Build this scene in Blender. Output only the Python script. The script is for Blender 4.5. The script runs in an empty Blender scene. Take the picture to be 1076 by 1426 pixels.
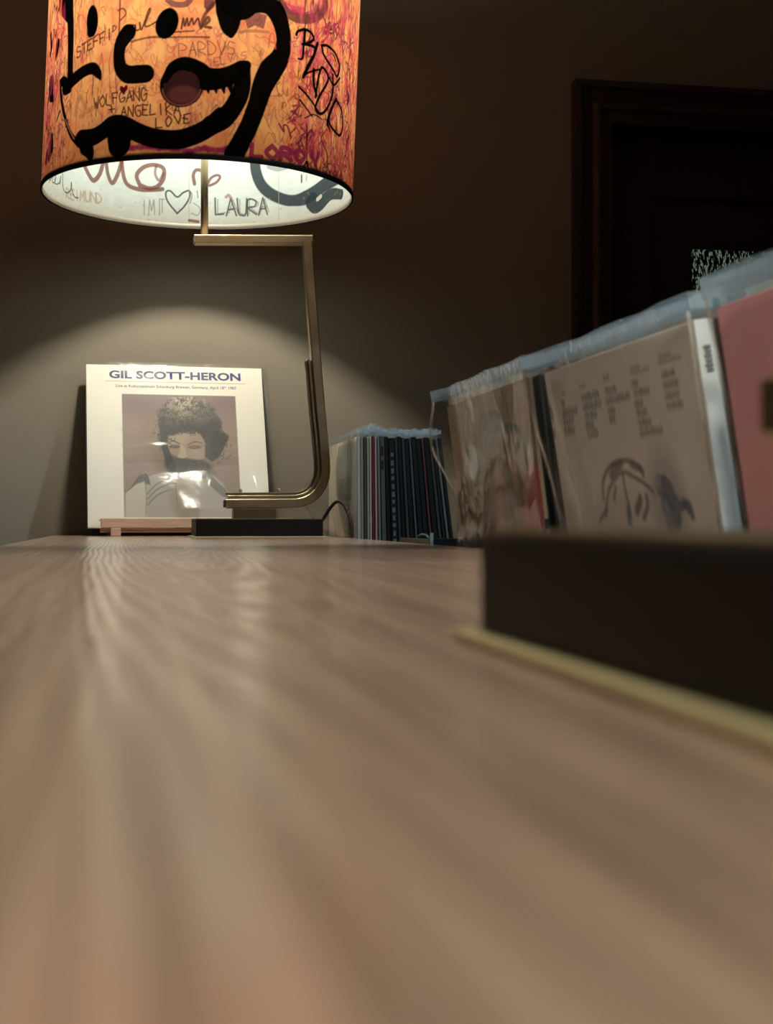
import bpy, bmesh, math, random
import numpy as np
from mathutils import Vector, Matrix

random.seed(7)
rng = np.random.default_rng(7)
C = bpy.context.scene.collection
SC = bpy.context.scene

# ------------------------------------------------------------------ camera
TH = math.radians(10.4)
FPX, Y0, CAMZ = 1950.0, 724.5, 0.027
CT, ST = math.cos(TH), math.sin(TH)
cam_d = bpy.data.cameras.new('camera')
cam_d.sensor_fit = 'VERTICAL'
cam_d.sensor_height = 36.0
cam_d.sensor_width = 36.0 * 1076 / 1426
cam_d.lens = FPX / 1426 * 36.0
cam_d.shift_y = 11.5 / 1426
cam_d.clip_start = 0.005
cam_d.dof.use_dof = True
cam_d.dof.focus_distance = 2.3
cam_d.dof.aperture_fstop = cam_d.lens / 3.6
cam = bpy.data.objects.new('camera', cam_d)
cam.location = (0, 0, CAMZ)
cam.rotation_euler = (math.pi / 2, 0, -TH)
C.objects.link(cam)
SC.camera = cam

# ------------------------------------------------------------------ world, exposure
w = bpy.data.worlds.new('world')
SC.world = w
w.use_nodes = True
w.node_tree.nodes['Background'].inputs[0].default_value = (0.75, 0.85, 1.0, 1)
w.node_tree.nodes['Background'].inputs[1].default_value = 0.004
SC.view_settings.view_transform = 'Standard'
SC.view_settings.look = 'None'
SC.view_settings.gamma = 1
SC.view_settings.use_curve_mapping = False
SC.view_settings.exposure = 0.28
BULB = 560.0                      # radiance of the opal bulbs in both lamps
SC.cycles.use_denoising = True
SC.cycles.max_bounces = 10
SC.cycles.diffuse_bounces = 6
SC.cycles.transparent_max_bounces = 24
SC.cycles.sample_clamp_indirect = 4.0
SC.cycles.caustics_reflective = False
SC.cycles.caustics_refractive = False

# cool fill spot, added without a fixture to brighten record spines and sleeve tops
cl = bpy.data.lights.new('spine_fill_spot', 'SPOT')
cl.spot_size = math.radians(31); cl.spot_blend = 0.4; cl.shadow_soft_size = 0.05; cl.energy = 240.0; cl.color = (0.80, 0.92, 1.0)
clo = bpy.data.objects.new('spine_fill_spot', cl)
clo.location = (2.3, -0.15, 1.75)
clo.rotation_euler = (Vector((0.38, 1.50, 0.0)) - Vector(clo.location)).to_track_quat('-Z', 'Y').to_euler()
C.objects.link(clo)

# ------------------------------------------------------------------ helpers
def ray(px, py):
    """direction (per unit depth) of the sight line through a photo point"""
    k = (px - 538) / FPX
    return np.array([k * CT + ST, CT - k * ST, (Y0 - py) / FPX])
def on_y(px, py, Y):
    r = ray(px, py); d = Y / r[1]
    return Vector((r[0] * d, Y, CAMZ + r[2] * d))

def lin(c):
    return tuple(((v / 255) / 12.92 if v / 255 <= 0.04045 else ((v / 255 + 0.055) / 1.055) ** 2.4) for v in c)

class N:
    """tiny node-graph writer"""
    def __init__(s, name):
        s.m = bpy.data.materials.new(name); s.m.use_nodes = True
        s.t = s.m.node_tree; s.t.nodes.clear()
        s.out = s.t.nodes.new('ShaderNodeOutputMaterial')
    def n(s, typ, ins=None, **kw):
        nd = s.t.nodes.new(typ)
        for k, v in kw.items(): setattr(nd, k, v)
        for k, v in (ins or {}).items():
            sock = nd.inputs[k]
            if isinstance(v, bpy.types.NodeSocket): s.t.links.new(v, sock)
            else: sock.default_value = v
        return nd
    def math(s, op, a, b=0.0, c=None):
        d = {0: a, 1: b}
        if c is not None: d[2] = c
        return s.n('ShaderNodeMath', d, operation=op).outputs[0]
    def mixc(s, f, a, b, blend='MIX'):
        nd = s.n('ShaderNodeMix', data_type='RGBA', blend_type=blend)
        for k, v in ((0, f), (6, a), (7, b)):
            if isinstance(v, bpy.types.NodeSocket): s.t.links.new(v, nd.inputs[k])
            else: nd.inputs[k].default_value = v if k == 0 else (tuple(v) + (1,))[:4]
        return nd.outputs[2]
    def done(s, shader):
        s.t.links.new(shader, s.out.inputs[0]); return s.m
def rgba(c): return (c[0], c[1], c[2], 1)

def principled(name, col, rough=0.5, metal=0.0, noise=0.0, nscale=40, spec=0.5, bump=0.0, stretch=(1, 1, 1)):
    g = N(name)
    tc = g.n('ShaderNodeTexCoord').outputs['Object']
    mp = g.n('ShaderNodeMapping', {0: tc, 3: stretch}).outputs[0]
    nz = g.n('ShaderNodeTexNoise', {'Vector': mp, 'Scale': nscale, 'Detail': 5.0}).outputs[0]
    d = tuple(v * (1 - noise) for v in col); l = tuple(min(1, v * (1 + noise)) for v in col)
    c = g.mixc(nz, d, l)
    ins = {'Base Color': c, 'Roughness': rough, 'Metallic': metal, 'Specular IOR Level': spec}
    if bump:
        ins['Normal'] = g.n('ShaderNodeBump', {'Strength': bump, 'Distance': 0.001, 'Height': nz}).outputs[0]
    return g.done(g.n('ShaderNodeBsdfPrincipled', ins).outputs[0])

# ---- materials
M = {}
def mat_wall():
    g = N('wall_paint')
    tc = g.n('ShaderNodeTexCoord').outputs['Object']
    nz = g.n('ShaderNodeTexNoise', {'Vector': tc, 'Scale': 3.0, 'Detail': 3.0}).outputs[0]
    f = g.n('ShaderNodeTexNoise', {'Vector': tc, 'Scale': 420.0, 'Detail': 2.0}).outputs[0]
    c = g.mixc(nz, (0.236, 0.203, 0.160), (0.262, 0.228, 0.180))
    b = g.n('ShaderNodeBump', {'Strength': 0.15, 'Distance': 0.0006, 'Height': f}).outputs[0]
    return g.done(g.n('ShaderNodeBsdfPrincipled', {'Base Color': c, 'Roughness': 0.75, 'Normal': b, 'Specular IOR Level': 0.25}).outputs[0])
M['wall'] = mat_wall()
def mat_table():
    g = N('waxed_oak')
    tc = g.n('ShaderNodeTexCoord').outputs['Object']
    sx = g.n('ShaderNodeSeparateXYZ', {0: tc})
    x, y = sx.outputs[0], sx.outputs[1]
    lo = g.n('ShaderNodeTexNoise', {'Vector': g.n('ShaderNodeMapping', {0: tc, 3: (7, 1.0, 1)}).outputs[0], 'Scale': 1.0, 'Detail': 2.0}).outputs[0]
    lo2 = g.n('ShaderNodeTexNoise', {'Vector': g.n('ShaderNodeMapping', {0: tc, 3: (40, 2.2, 1), 1: (3, 7, 0)}).outputs[0], 'Scale': 1.0, 'Detail': 2.0}).outputs[0]
    xx = g.math('ADD', g.math('SUBTRACT', x, 0.045), g.math('MULTIPLY', g.math('SUBTRACT', lo, 0.5), 0.035))
    zz = g.math('ADD', g.math('MULTIPLY', y, -0.05), g.math('ADD', g.math('MULTIPLY', g.math('SUBTRACT', lo2, 0.5), 0.012), 0.075))
    r = g.math('SQRT', g.math('ADD', g.math('MULTIPLY', xx, xx), g.math('MULTIPLY', zz, zz)))
    ring = g.math('MULTIPLY_ADD', g.math('SINE', g.math('MULTIPLY', r, 2 * math.pi / 0.0050)), 0.5, 0.5)
    ring2 = g.math('MULTIPLY_ADD', g.math('SINE', g.math('MULTIPLY', r, 2 * math.pi / 0.0143)), 0.5, 0.5)
    pore = g.n('ShaderNodeTexNoise', {'Vector': g.n('ShaderNodeMapping', {0: tc, 3: (900, 22, 1)}).outputs[0], 'Scale': 1.0, 'Detail': 4.0}).outputs[0]
    blot = g.n('ShaderNodeTexNoise', {'Vector': g.n('ShaderNodeMapping', {0: tc, 3: (14, 6, 1)}).outputs[0], 'Scale': 1.0, 'Detail': 3.0}).outputs[0]
    strk = g.n('ShaderNodeTexNoise', {'Vector': g.n('ShaderNodeMapping', {0: tc, 3: (170, 0.8, 1)}).outputs[0], 'Scale': 1.0, 'Detail': 2.0}).outputs[0]
    strk = g.n('ShaderNodeMapRange', {0: strk, 1: 0.38, 2: 0.62}).outputs[0]
    h = g.math('ADD', g.math('MULTIPLY', ring, 0.34), g.math('ADD', g.math('MULTIPLY', ring2, 0.16), g.math('ADD', g.math('MULTIPLY', pore, 0.22), g.math('MULTIPLY', strk, 0.40))))
    dark, light = (0.19, 0.122, 0.090), (0.49, 0.348, 0.264)
    c = g.mixc(h, dark, light)
    c = g.mixc(g.math('MULTIPLY', blot, 0.25), c, (0.34, 0.23, 0.17))
    bm_ = g.n('ShaderNodeBump', {'Strength': 0.32, 'Distance': 0.0006, 'Height': h}).outputs[0]
    ro = g.math('MULTIPLY_ADD', ring, -0.08, 0.27)
    return g.done(g.n('ShaderNodeBsdfPrincipled', {'Base Color': c, 'Roughness': ro, 'Normal': bm_, 'Specular IOR Level': 0.5}).outputs[0])
M['table'] = mat_table()
M['dark_wood'] = principled('dark_stained_wood', (0.009, 0.0062, 0.0055), 0.5, 0, 0.5, 60, 0.25, bump=0.2, stretch=(1, 8, 8))
M['door_wood'] = principled('mahogany_door', (0.045, 0.022, 0.020), 0.5, 0, 0.5, 30, bump=0.15, stretch=(10, 10, 1))
M['light_wood'] = principled('raw_pine', (0.66, 0.43, 0.31), 0.6, 0, 0.3, 30, bump=0.2, stretch=(1, 12, 12))
M['black_body'] = principled('black_lacquer', (0.010, 0.010, 0.011), 0.35, 0, 0.3, 20)
M['floor'] = principled('dark_floor', (0.04, 0.03, 0.025), 0.5, 0, 0.4, 8)
M['ceiling'] = principled('dark_ceiling', (0.24, 0.22, 0.20), 0.9, 0, 0.2, 8)
def mat_brass(name, col, rough):
    g = N(name)
    tc = g.n('ShaderNodeTexCoord').outputs['Object']
    nz = g.n('ShaderNodeTexNoise', {'Vector': tc, 'Scale': 35.0, 'Detail': 5.0}).outputs[0]
    fi = g.n('ShaderNodeTexNoise', {'Vector': tc, 'Scale': 400.0, 'Detail': 2.0}).outputs[0]
    c = g.mixc(nz, tuple(v * 0.65 for v in col), col)
    ro = g.math('MULTIPLY_ADD', nz, 0.18, rough - 0.08)
    b = g.n('ShaderNodeBump', {'Strength': 0.04, 'Distance': 0.0004, 'Height': fi}).outputs[0]
    return g.done(g.n('ShaderNodeBsdfPrincipled', {'Base Color': c, 'Roughness': ro, 'Metallic': 1.0, 'Normal': b}).outputs[0])
M['brass'] = mat_brass('aged_brass', (0.62, 0.50, 0.32), 0.34)
M['brass_dark'] = mat_brass('tarnished_brass', (0.30, 0.23, 0.14), 0.42)
M['brass_bright'] = principled('lacquered_brass', (0.62, 0.54, 0.30), 0.42, 0.35, 0.1, 60)
M['cord'] = principled('cloth_cord', (0.03, 0.018, 0.016), 0.7, 0, 0.6, 300, bump=0.5)
M['trim_black'] = principled('black_tape', (0.006, 0.005, 0.005), 0.7)
def mat_bulb():
    g = N('opal_bulb')
    return g.done(g.n('ShaderNodeEmission', {0: (1.0, 0.93, 0.77, 1), 1: BULB}).outputs[0])
M['bulb'] = mat_bulb()
def mat_paper(name, tr, gain_d, gain_t, attr='ink'):
    g = N(name)
    a = g.n('ShaderNodeAttribute', attribute_name=attr).outputs['Color']
    d = g.n('ShaderNodeBsdfDiffuse', {0: g.mixc(1.0, a, (gain_d,) * 3, 'MULTIPLY')}).outputs[0]
    t = g.n('ShaderNodeBsdfTranslucent', {0: g.mixc(1.0, a, (gain_t,) * 3, 'MULTIPLY')}).outputs[0]
    return g.done(g.n('ShaderNodeMixShader', {0: tr, 1: d, 2: t}).outputs[0])
M['shade_paper'] = mat_paper('painted_orange_paper', 0.7, 0.35, 0.46)
M['shade_liner'] = mat_paper('written_white_liner', 0.5, 0.42, 0.85)
def mat_print(name, rough=0.45):
    g = N(name)
    a = g.n('ShaderNodeAttribute', attribute_name='ink').outputs['Color']
    return g.done(g.n('ShaderNodeBsdfPrincipled', {'Base Color': a, 'Roughness': rough, 'Specular IOR Level': 0.3}).outputs[0])
M['print'] = mat_print('cover_print')
def mat_plastic(name, haze, tint=(0.98, 0.99, 0.99), bump=0.25, rough=0.09, ior=1.3, scale=22.0, thick=1.0):
    g = N(name)
    tc = g.n('ShaderNodeTexCoord').outputs['Object']
    nz = g.n('ShaderNodeTexNoise', {'Vector': tc, 'Scale': scale, 'Detail': 2.0, 'Distortion': 0.6}).outputs[0]
    b = g.n('ShaderNodeBump', {'Strength': bump, 'Distance': 0.006, 'Height': nz}).outputs[0]
    gl = g.n('ShaderNodeBsdfAnisotropic', {'Color': (1, 1, 1, 1), 'Roughness': rough, 'Normal': b}).outputs[0]
    tr = g.n('ShaderNodeBsdfTransparent', {0: rgba(tint)}).outputs[0]
    df = g.n('ShaderNodeBsdfDiffuse', {0: (0.54, 0.71, 0.81, 1)}).outputs[0]  # pale blue haze colour, standing in for cool reflections on the plastic
    tl = g.n('ShaderNodeBsdfTranslucent', {0: (0.54, 0.71, 0.81, 1)}).outputs[0]
    hz = g.n('ShaderNodeMixShader', {0: 0.5, 1: df, 2: tl}).outputs[0]
    base = g.n('ShaderNodeMixShader', {0: haze, 1: tr, 2: hz}).outputs[0]
    ge = g.n('ShaderNodeNewGeometry')
    ct = g.math('ABSOLUTE', g.n('ShaderNodeVectorMath', {0: b, 1: ge.outputs['Incoming']}, operation='DOT_PRODUCT').outputs['Value'])
    f0 = ((ior - 1) / (ior + 1)) ** 2          # two-sided Schlick reflectance of a thin film
    fr = g.math('MULTIPLY_ADD', g.math('POWER', g.math('SUBTRACT', 1.0, ct), 5.0), 1 - f0, f0)
    return g.done(g.n('ShaderNodeMixShader', {0: fr, 1: base, 2: gl}).outputs[0])
M['sleeve'] = mat_plastic('clear_sleeve', 0.005, rough=0.12)
M['sleeve_show'] = mat_plastic('slack_sleeve', 0.02, bump=0.22, rough=0.2, scale=34.0)
M['sleeve_crinkle'] = mat_plastic('crinkled_sleeve', 0.015, bump=0.7, rough=0.12, scale=16.0)
M['sleeve_lip'] = mat_plastic('sleeve_lip', 0.42, bump=0.5, rough=0.2, scale=60.0)
def flat(name, c, rough=0.5, noise=0.12):
    if name not in M: M[name] = principled(name, lin(c), rough, 0, noise, 90, spec=0.35)
    return M[name]

# ---- mesh building
def link(o, parent=None):
    C.objects.link(o)
    if parent is not None: o.parent = parent
    return o
def mesh_obj(name, verts, faces, mats, parent=None, smooth=False, fmat=None, loc=None):
    me = bpy.data.meshes.new(name)
    me.from_pydata([tuple(v) for v in verts], [], [tuple(f) for f in faces])
    for m in (mats if isinstance(mats, (list, tuple)) else [mats]): me.materials.append(m)
    if fmat: me.polygons.foreach_set('material_index', fmat)
    if smooth: me.polygons.foreach_set('use_smooth', [True] * len(me.polygons))
    me.update()
    o = bpy.data.objects.new(name, me)
    if loc is not None: o.location = loc
    return link(o, parent)
def bm_obj(name, bm, mats, parent=None, smooth=False, loc=None):
    bmesh.ops.recalc_face_normals(bm, faces=bm.faces[:])
    me = bpy.data.meshes.new(name); bm.to_mesh(me); bm.free()
    for m in (mats if isinstance(mats, (list, tuple)) else [mats]): me.materials.append(m)
    if smooth: me.polygons.foreach_set('use_smooth', [True] * len(me.polygons))
    o = bpy.data.objects.new(name, me)
    if loc is not None: o.location = loc
    return link(o, parent)
def bx(bm, x0, x1, y0, y1, z0, z1, bev=0.0, seg=2):
    r = bmesh.ops.create_cube(bm, size=1.0)
    vs = r['verts']
    for v in vs:
        v.co = Vector((x0 + (v.co.x + .5) * (x1 - x0), y0 + (v.co.y + .5) * (y1 - y0), z0 + (v.co.z + .5) * (z1 - z0)))
    if bev:
        es = list({e for v in vs for e in v.link_edges})
        bmesh.ops.bevel(bm, geom=es, offset=bev, segments=seg, affect='EDGES', profile=0.5)
def box(name, x0, x1, y0, y1, z0, z1, mat, parent=None, bev=0.0, smooth=False):
    bm = bmesh.new(); bx(bm, x0, x1, y0, y1, z0, z1, bev)
    return bm_obj(name, bm, mat, parent, smooth)
def tube(path, r, n=12, cap=True):
    """verts, faces of a round tube along a 3-D path (parallel transport)"""
    P = [Vector(p) for p in path]; V = []; F = []
    T = [(P[min(i + 1, len(P) - 1)] - P[max(i - 1, 0)]).normalized() for i in range(len(P))]
    nrm = T[0].orthogonal().normalized()
    rr = r if hasattr(r, '__len__') else [r] * len(P)
    for i, p in enumerate(P):
        nrm = (nrm - T[i] * nrm.dot(T[i])).normalized(); b = T[i].cross(nrm)
        for k in range(n):
            a = 2 * math.pi * k / n
            V.append(p + (nrm * math.cos(a) + b * math.sin(a)) * rr[i])
    for i in range(len(P) - 1):
        for k in range(n):
            F.append((i * n + k, i * n + (k + 1) % n, (i + 1) * n + (k + 1) % n, (i + 1) * n + k))
    if cap:
        F.append(tuple(range(n))[::-1]); F.append(tuple((len(P) - 1) * n + k for k in range(n)))
    return V, F
def strip_bar(path, thick, depth, bev=0.0015):
    """bar of rectangular section swept along a path in the local XZ plane; depth along Y"""
    P = [Vector((p[0], p[1])) for p in path]; V = []; F = []
    prof = []
    h, d, b = thick / 2, depth / 2, bev
    for (a, c) in ((-h + b, -d), (h - b, -d), (h, -d + b), (h, d - b), (h - b, d), (-h + b, d), (-h, d - b), (-h, -d + b)):
        prof.append((a, c))
    n = len(prof)
    for i, p in enumerate(P):
        t0 = (P[i] - P[i - 1]).normalized() if i else (P[1] - P[0]).normalized()
        t1 = (P[i + 1] - P[i]).normalized() if i < len(P) - 1 else t0
        t = (t0 + t1).normalized(); nn = Vector((-t.y, t.x))
        k = 1 / max(0.5, nn.dot(Vector((-t0.y, t0.x))))
        for a, c in prof:
            q = p + nn * a * k; V.append((q.x, c, q.y))
    for i in range(len(P) - 1):
        for k in range(n):
            F.append((i * n + k, i * n + (k + 1) % n, (i + 1) * n + (k + 1) % n, (i + 1) * n + k))
    F.append(tuple(range(n))[::-1]); F.append(tuple((len(P) - 1) * n + k for k in range(n)))
    return V, F
def lathe(prof, n=32):
    V = []; F = []
    for r, z in prof:
        for k in range(n):
            a = 2 * math.pi * k / n; V.append((r * math.cos(a), r * math.sin(a), z))
    for i in range(len(prof) - 1):
        for k in range(n):
            F.append((i * n + k, i * n + (k + 1) % n, (i + 1) * n + (k + 1) % n, (i + 1) * n + k))
    return V, F
def thing(name, label, cat, loc=(0, 0, 0), rot=(0, 0, 0), group=None):
    o = bpy.data.objects.new(name, None); o.empty_display_size = 0.02
    o.location = loc; o.rotation_euler = rot
    o['label'] = label; o['category'] = cat
    if group: o['group'] = group
    return link(o)
def struct(o, label=None, cat=None):
    o['kind'] = 'structure'
    if label: o['label'] = label
    if cat: o['category'] = cat
    return o
def dup(root, loc, rot, label, group=None):
    r = root.copy(); C.objects.link(r); r.location = loc; r.rotation_euler = rot; r['label'] = label
    if group: r['group'] = group
    def rec(src, dst):
        for ch in list(src.children):
            if ch.name in NEW: continue
            c = ch.copy(); C.objects.link(c); c.parent = dst; NEW.add(c.name); rec(ch, c)
    NEW = set(); rec(root, r)
    return r

# ---- raster painting (ink, print) in plain numpy
def catmull(pts, k=8):
    P = np.array(pts, float)
    if len(P) < 3: 
        t = np.linspace(0, 1, k + 1)[:, None]; return P[0] * (1 - t) + P[-1] * t
    Q = np.vstack([2 * P[0] - P[1], P, 2 * P[-1] - P[-2]]); out = []
    for i in range(1, len(Q) - 2):
        for t in np.linspace(0, 1, k, endpoint=False):
            a, b, c, d = Q[i - 1], Q[i], Q[i + 1], Q[i + 2]
            out.append(.5 * ((2 * b) + (-a + c) * t + (2 * a - 5 * b + 4 * c - d) * t * t + (-a + 3 * b - 3 * c + d) * t ** 3))
    out.append(P[-1]); return np.array(out)
class Canvas:
    """surface raster: x0..x1 by y0..y1 in surface units, `step` per cell"""
    def __init__(s, x0, x1, y0, y1, step, col):
        s.x0, s.y0, s.st = x0, y0, step
        s.W = int(round((x1 - x0) / step)) + 1; s.H = int(round((y1 - y0) / step)) + 1
        s.a = np.empty((s.H, s.W, 3), np.float32); s.a[:] = col
    def win(s, xa, xb, ya, yb):
        i0 = max(0, int((xa - s.x0) / s.st)); i1 = min(s.W, int((xb - s.x0) / s.st) + 2)
        j0 = max(0, int((ya - s.y0) / s.st)); j1 = min(s.H, int((yb - s.y0) / s.st) + 2)
        if i1 <= i0 or j1 <= j0: return None
        X = s.x0 + np.arange(i0, i1) * s.st; Y = s.y0 + np.arange(j0, j1) * s.st
        return (slice(j0, j1), slice(i0, i1)), X[None, :], Y[:, None]
    def blend(s, sl, al, col):
        v = s.a[sl]; v += al[..., None] * (np.array(col, np.float32) - v)
    def line(s, pts, wid, col, alpha=1.0, soft=None, raw=False, k=8):
        P = np.array(pts, float) if raw else catmull(pts, k)
        Wd = np.interp(np.linspace(0, 1, len(P)), np.linspace(0, 1, np.size(wid)), np.atleast_1d(np.array(wid, float)))
        soft = soft or s.st * 1.2; m = Wd.max() / 2 + soft
        wn = s.win(P[:, 0].min() - m, P[:, 0].max() + m, P[:, 1].min() - m, P[:, 1].max() + m)
        if wn is None: return
        sl, X, Y = wn
        D = np.full((Y.shape[0], X.shape[1]), 1e9, np.float32)
        for (p, q, w0, w1) in zip(P[:-1], P[1:], Wd[:-1], Wd[1:]):
            mm = max(w0, w1) / 2 + soft
            sub = s.win(min(p[0], q[0]) - mm, max(p[0], q[0]) + mm, min(p[1], q[1]) - mm, max(p[1], q[1]) + mm)
            if sub is None: continue
            (sj, si), XX, YY = sub
            d = q - p; L = max(d @ d, 1e-12)
            t = np.clip(((XX - p[0]) * d[0] + (YY - p[1]) * d[1]) / L, 0, 1)
            ds = np.hypot(XX - p[0] - t * d[0], YY - p[1] - t * d[1]) - (w0 + (w1 - w0) * t) / 2
            v = D[sj.start - sl[0].start: sj.stop - sl[0].start, si.start - sl[1].start: si.stop - sl[1].start]
            np.minimum(v, ds, out=v)
        s.blend(sl, np.clip(.5 - D / soft, 0, 1) * alpha, col)
    def ell(s, cx, cy, rx, ry, col, alpha=1.0, soft=0.15, ang=0.0):
        m = max(rx, ry) * (1 + soft)
        wn = s.win(cx - m, cx + m, cy - m, cy + m)
        if wn is None: return
        sl, X, Y = wn; c, q = math.cos(ang), math.sin(ang)
        u = ((X - cx) * c + (Y - cy) * q) / rx; v = (-(X - cx) * q + (Y - cy) * c) / ry
        s.blend(sl, np.clip((1 + soft / 2 - np.hypot(u, v)) / soft, 0, 1) * alpha, col)
    def rect(s, xa, xb, ya, yb, col, alpha=1.0):
        wn = s.win(xa, xb, ya, yb)
        if wn: s.blend(wn[0], np.full((wn[2].shape[0], wn[1].shape[1]), alpha, np.float32), col)
    def poly(s, pts, col, alpha=1.0, soft=None):
        P = np.array(pts, float); soft = soft or s.st
        wn = s.win(P[:, 0].min(), P[:, 0].max(), P[:, 1].min(), P[:, 1].max())
        if wn is None: return
        sl, X, Y = wn; ins = np.zeros((Y.shape[0], X.shape[1]), bool)
        for (a, b) in zip(P, np.roll(P, -1, 0)):
            if a[1] == b[1]: continue
            ins ^= ((a[1] > Y) != (b[1] > Y)) & (X < (b[0] - a[0]) * (Y - a[1]) / (b[1] - a[1]) + a[0])
        s.blend(sl, ins * np.float32(alpha), col)
        s.line(np.vstack([P, P[:1]]), s.st, col, alpha, soft * 2, raw=True)
    def noise(s, cell, amp, col=None, seed=0):
        """smooth value noise, multiplying (col None) or blending towards col"""
        g = np.random.default_rng(seed)
        cx, cy = cell if hasattr(cell, '__len__') else (cell, cell)
        nx, ny = int(s.W * s.st / cx) + 3, int(s.H * s.st / cy) + 3
        G = g.random((ny, nx)).astype(np.float32)
        fx = np.arange(s.W) * s.st / cx; fy = np.arange(s.H) * s.st / cy
        ix, iy = fx.astype(int), fy.astype(int); tx, ty = fx - ix, fy - iy
        tx = tx * tx * (3 - 2 * tx); ty = (ty * ty * (3 - 2 * ty))[:, None]
        A = G[iy][:, ix] * (1 - tx) + G[iy][:, ix + 1] * tx; B = G[iy + 1][:, ix] * (1 - tx) + G[iy + 1][:, ix + 1] * tx
        n = A * (1 - ty) + B * ty
        if col is None: s.a *= (1 + amp * (n - .5) * 2)[..., None]
        else: s.a += (np.clip((n - .45) * 4, 0, 1) * amp)[..., None] * (np.array(col, np.float32) - s.a)
    def sample(s, X, Y):
        fx = np.clip((X - s.x0) / s.st, 0, s.W - 1.001); fy = np.clip((Y - s.y0) / s.st, 0, s.H - 1.001)
        i, j = fx.astype(int), fy.astype(int); tx, ty = (fx - i)[..., None], (fy - j)[..., None]
        a = s.a
        return (a[j, i] * (1 - tx) + a[j, i + 1] * tx) * (1 - ty) + (a[j + 1, i] * (1 - tx) + a[j + 1, i + 1] * tx) * ty

GLYPH = {  # one-stroke capitals on a 0..1 box, y up
 'A': [[(0, 0), (.5, 1), (1, 0)], [(.2, .4), (.8, .4)]], 'B': [[(0, 0), (0, 1), (.8, .85), (.2, .55), (.9, .25), (0, 0)]],
 'C': [[(.9, .85), (.3, 1), (0, .5), (.3, 0), (.9, .15)]], 'D': [[(0, 0), (0, 1), (.9, .6), (.7, .1), (0, 0)]],
 'E': [[(.9, 1), (0, 1), (0, 0), (.9, 0)], [(0, .5), (.7, .5)]], 'F': [[(.9, 1), (0, 1), (0, 0)], [(0, .5), (.7, .5)]],
 'G': [[(.9, .85), (.3, 1), (0, .5), (.3, 0), (.9, .1), (.9, .45), (.5, .45)]], 'H': [[(0, 0), (0, 1)], [(1, 0), (1, 1)], [(0, .5), (1, .5)]],
 'I': [[(.5, 0), (.5, 1)]], 'K': [[(0, 0), (0, 1)], [(.9, 1), (0, .45), (.9, 0)]], 'L': [[(0, 1), (0, 0), (.8, 0)]],
 'M': [[(0, 0), (.1, 1), (.5, .3), (.9, 1), (1, 0)]], 'N': [[(0, 0), (0, 1), (1, 0), (1, 1)]],
 'O': [[(.5, 1), (0, .5), (.5, 0), (1, .5), (.5, 1)]], 'P': [[(0, 0), (0, 1), (.9, .8), (.8, .5), (0, .45)]],
 'R': [[(0, 0), (0, 1), (.9, .8), (.7, .5), (0, .45), (.9, 0)]], 'S': [[(.9, .9), (.2, 1), (.1, .6), (.9, .4), (.7, 0), (0, .1)]],
 'T': [[(0, 1), (1, 1)], [(.5, 1), (.5, 0)]], 'U': [[(0, 1), (.1, .1), (.5, 0), (.9, .1), (1, 1)]], 'V': [[(0, 1), (.5, 0), (1, 1)]],
 'W': [[(0, 1), (.25, 0), (.5, .6), (.75, 0), (1, 1)]], 'Z': [[(0, 1), (1, 1), (0, 0), (1, 0)]], '+': [[(0, .5), (1, .5)], [(.5, .1), (.5, .9)]], ' ': []}
HEART = [(0, -.9), (-.8, .05), (-.75, .6), (-.35, .75), (0, .35), (.4, .8), (.8, .6), (.75, .05), (0, -.9)]

# ------------------------------------------------------------------ the room
WALL_Y = 2.588; FLOOR_Z = -1.2; CEIL_Z = 1.75
def struct_box(name, *a, mat='wall', bev=0.0):
    o = box(name, *a, M[mat], None, bev); struct(o); return o
DX0, DX1, DTOP = 0.915, 1.80, 0.792          # door opening in the back wall
bm = bmesh.new()
bx(bm, -2.6, DX0, WALL_Y, WALL_Y + 0.14, FLOOR_Z, CEIL_Z)
bx(bm, DX0, DX1, WALL_Y, WALL_Y + 0.14, DTOP, CEIL_Z)
bx(bm, DX1, 3.2, WALL_Y, WALL_Y + 0.14, FLOOR_Z, CEIL_Z)
struct(bm_obj('wall_back', bm, M['wall']))
struct_box('wall_left', -2.74, -2.6, -3.0, WALL_Y + .14, FLOOR_Z, CEIL_Z)
struct_box('wall_right', 3.2, 3.34, -3.0, WALL_Y + .14, FLOOR_Z, CEIL_Z)
struct_box('wall_front', -2.74, 3.34, -3.14, -3.0, FLOOR_Z, CEIL_Z)
struct_box('floor', -2.74, 3.34, -3.14, WALL_Y + .14, FLOOR_Z - .1, FLOOR_Z, mat='floor')
struct_box('ceiling', -2.74, 3.34, -3.14, WALL_Y + .14, CEIL_Z, CEIL_Z + .1, mat='ceiling')

door = thing('door_1', 'dark wooden panel door with patterned glass behind the records', 'door', (DX0, WALL_Y, FLOOR_Z))
struct(door)
H = DTOP - FLOOR_Z; Wd = DX1 - DX0
def casing(name, prof, parent):
    """mitred architrave swept up, over and down; prof = (outward offset, proudness) pairs"""
    V = []; F = []; n = len(prof)
    for (cx, cz, sx, sz) in ((0, 0, -1, 0), (0, H, -1, 1), (Wd, H, 1, 1), (Wd, 0, 1, 0)):
        for o_, p_ in prof: V.append((cx + sx * o_, -p_, cz + sz * o_))
    for i in range(3):
        for k in range(n - 1):
            F.append((i * n + k, i * n + k + 1, (i + 1) * n + k + 1, (i + 1) * n + k))
    return mesh_obj(name, V, F, M['door_wood'], parent)
casing('door_casing', [(0.0, -0.10), (0.0, 0.012), (.022, .014), (.026, .022), (.032, .022), (.040, .014), (.062, .018), (.066, .026), (.078, .026), (.078, 0)], door)
yd = 0.05
box('stile', 0.004, 0.105, yd, yd + .045, .01, H - .004, M['door_wood'], door, .003)
box('stile', Wd - .105, Wd - .004, yd, yd + .045, .01, H - .004, M['door_wood'], door, .003)
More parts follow.
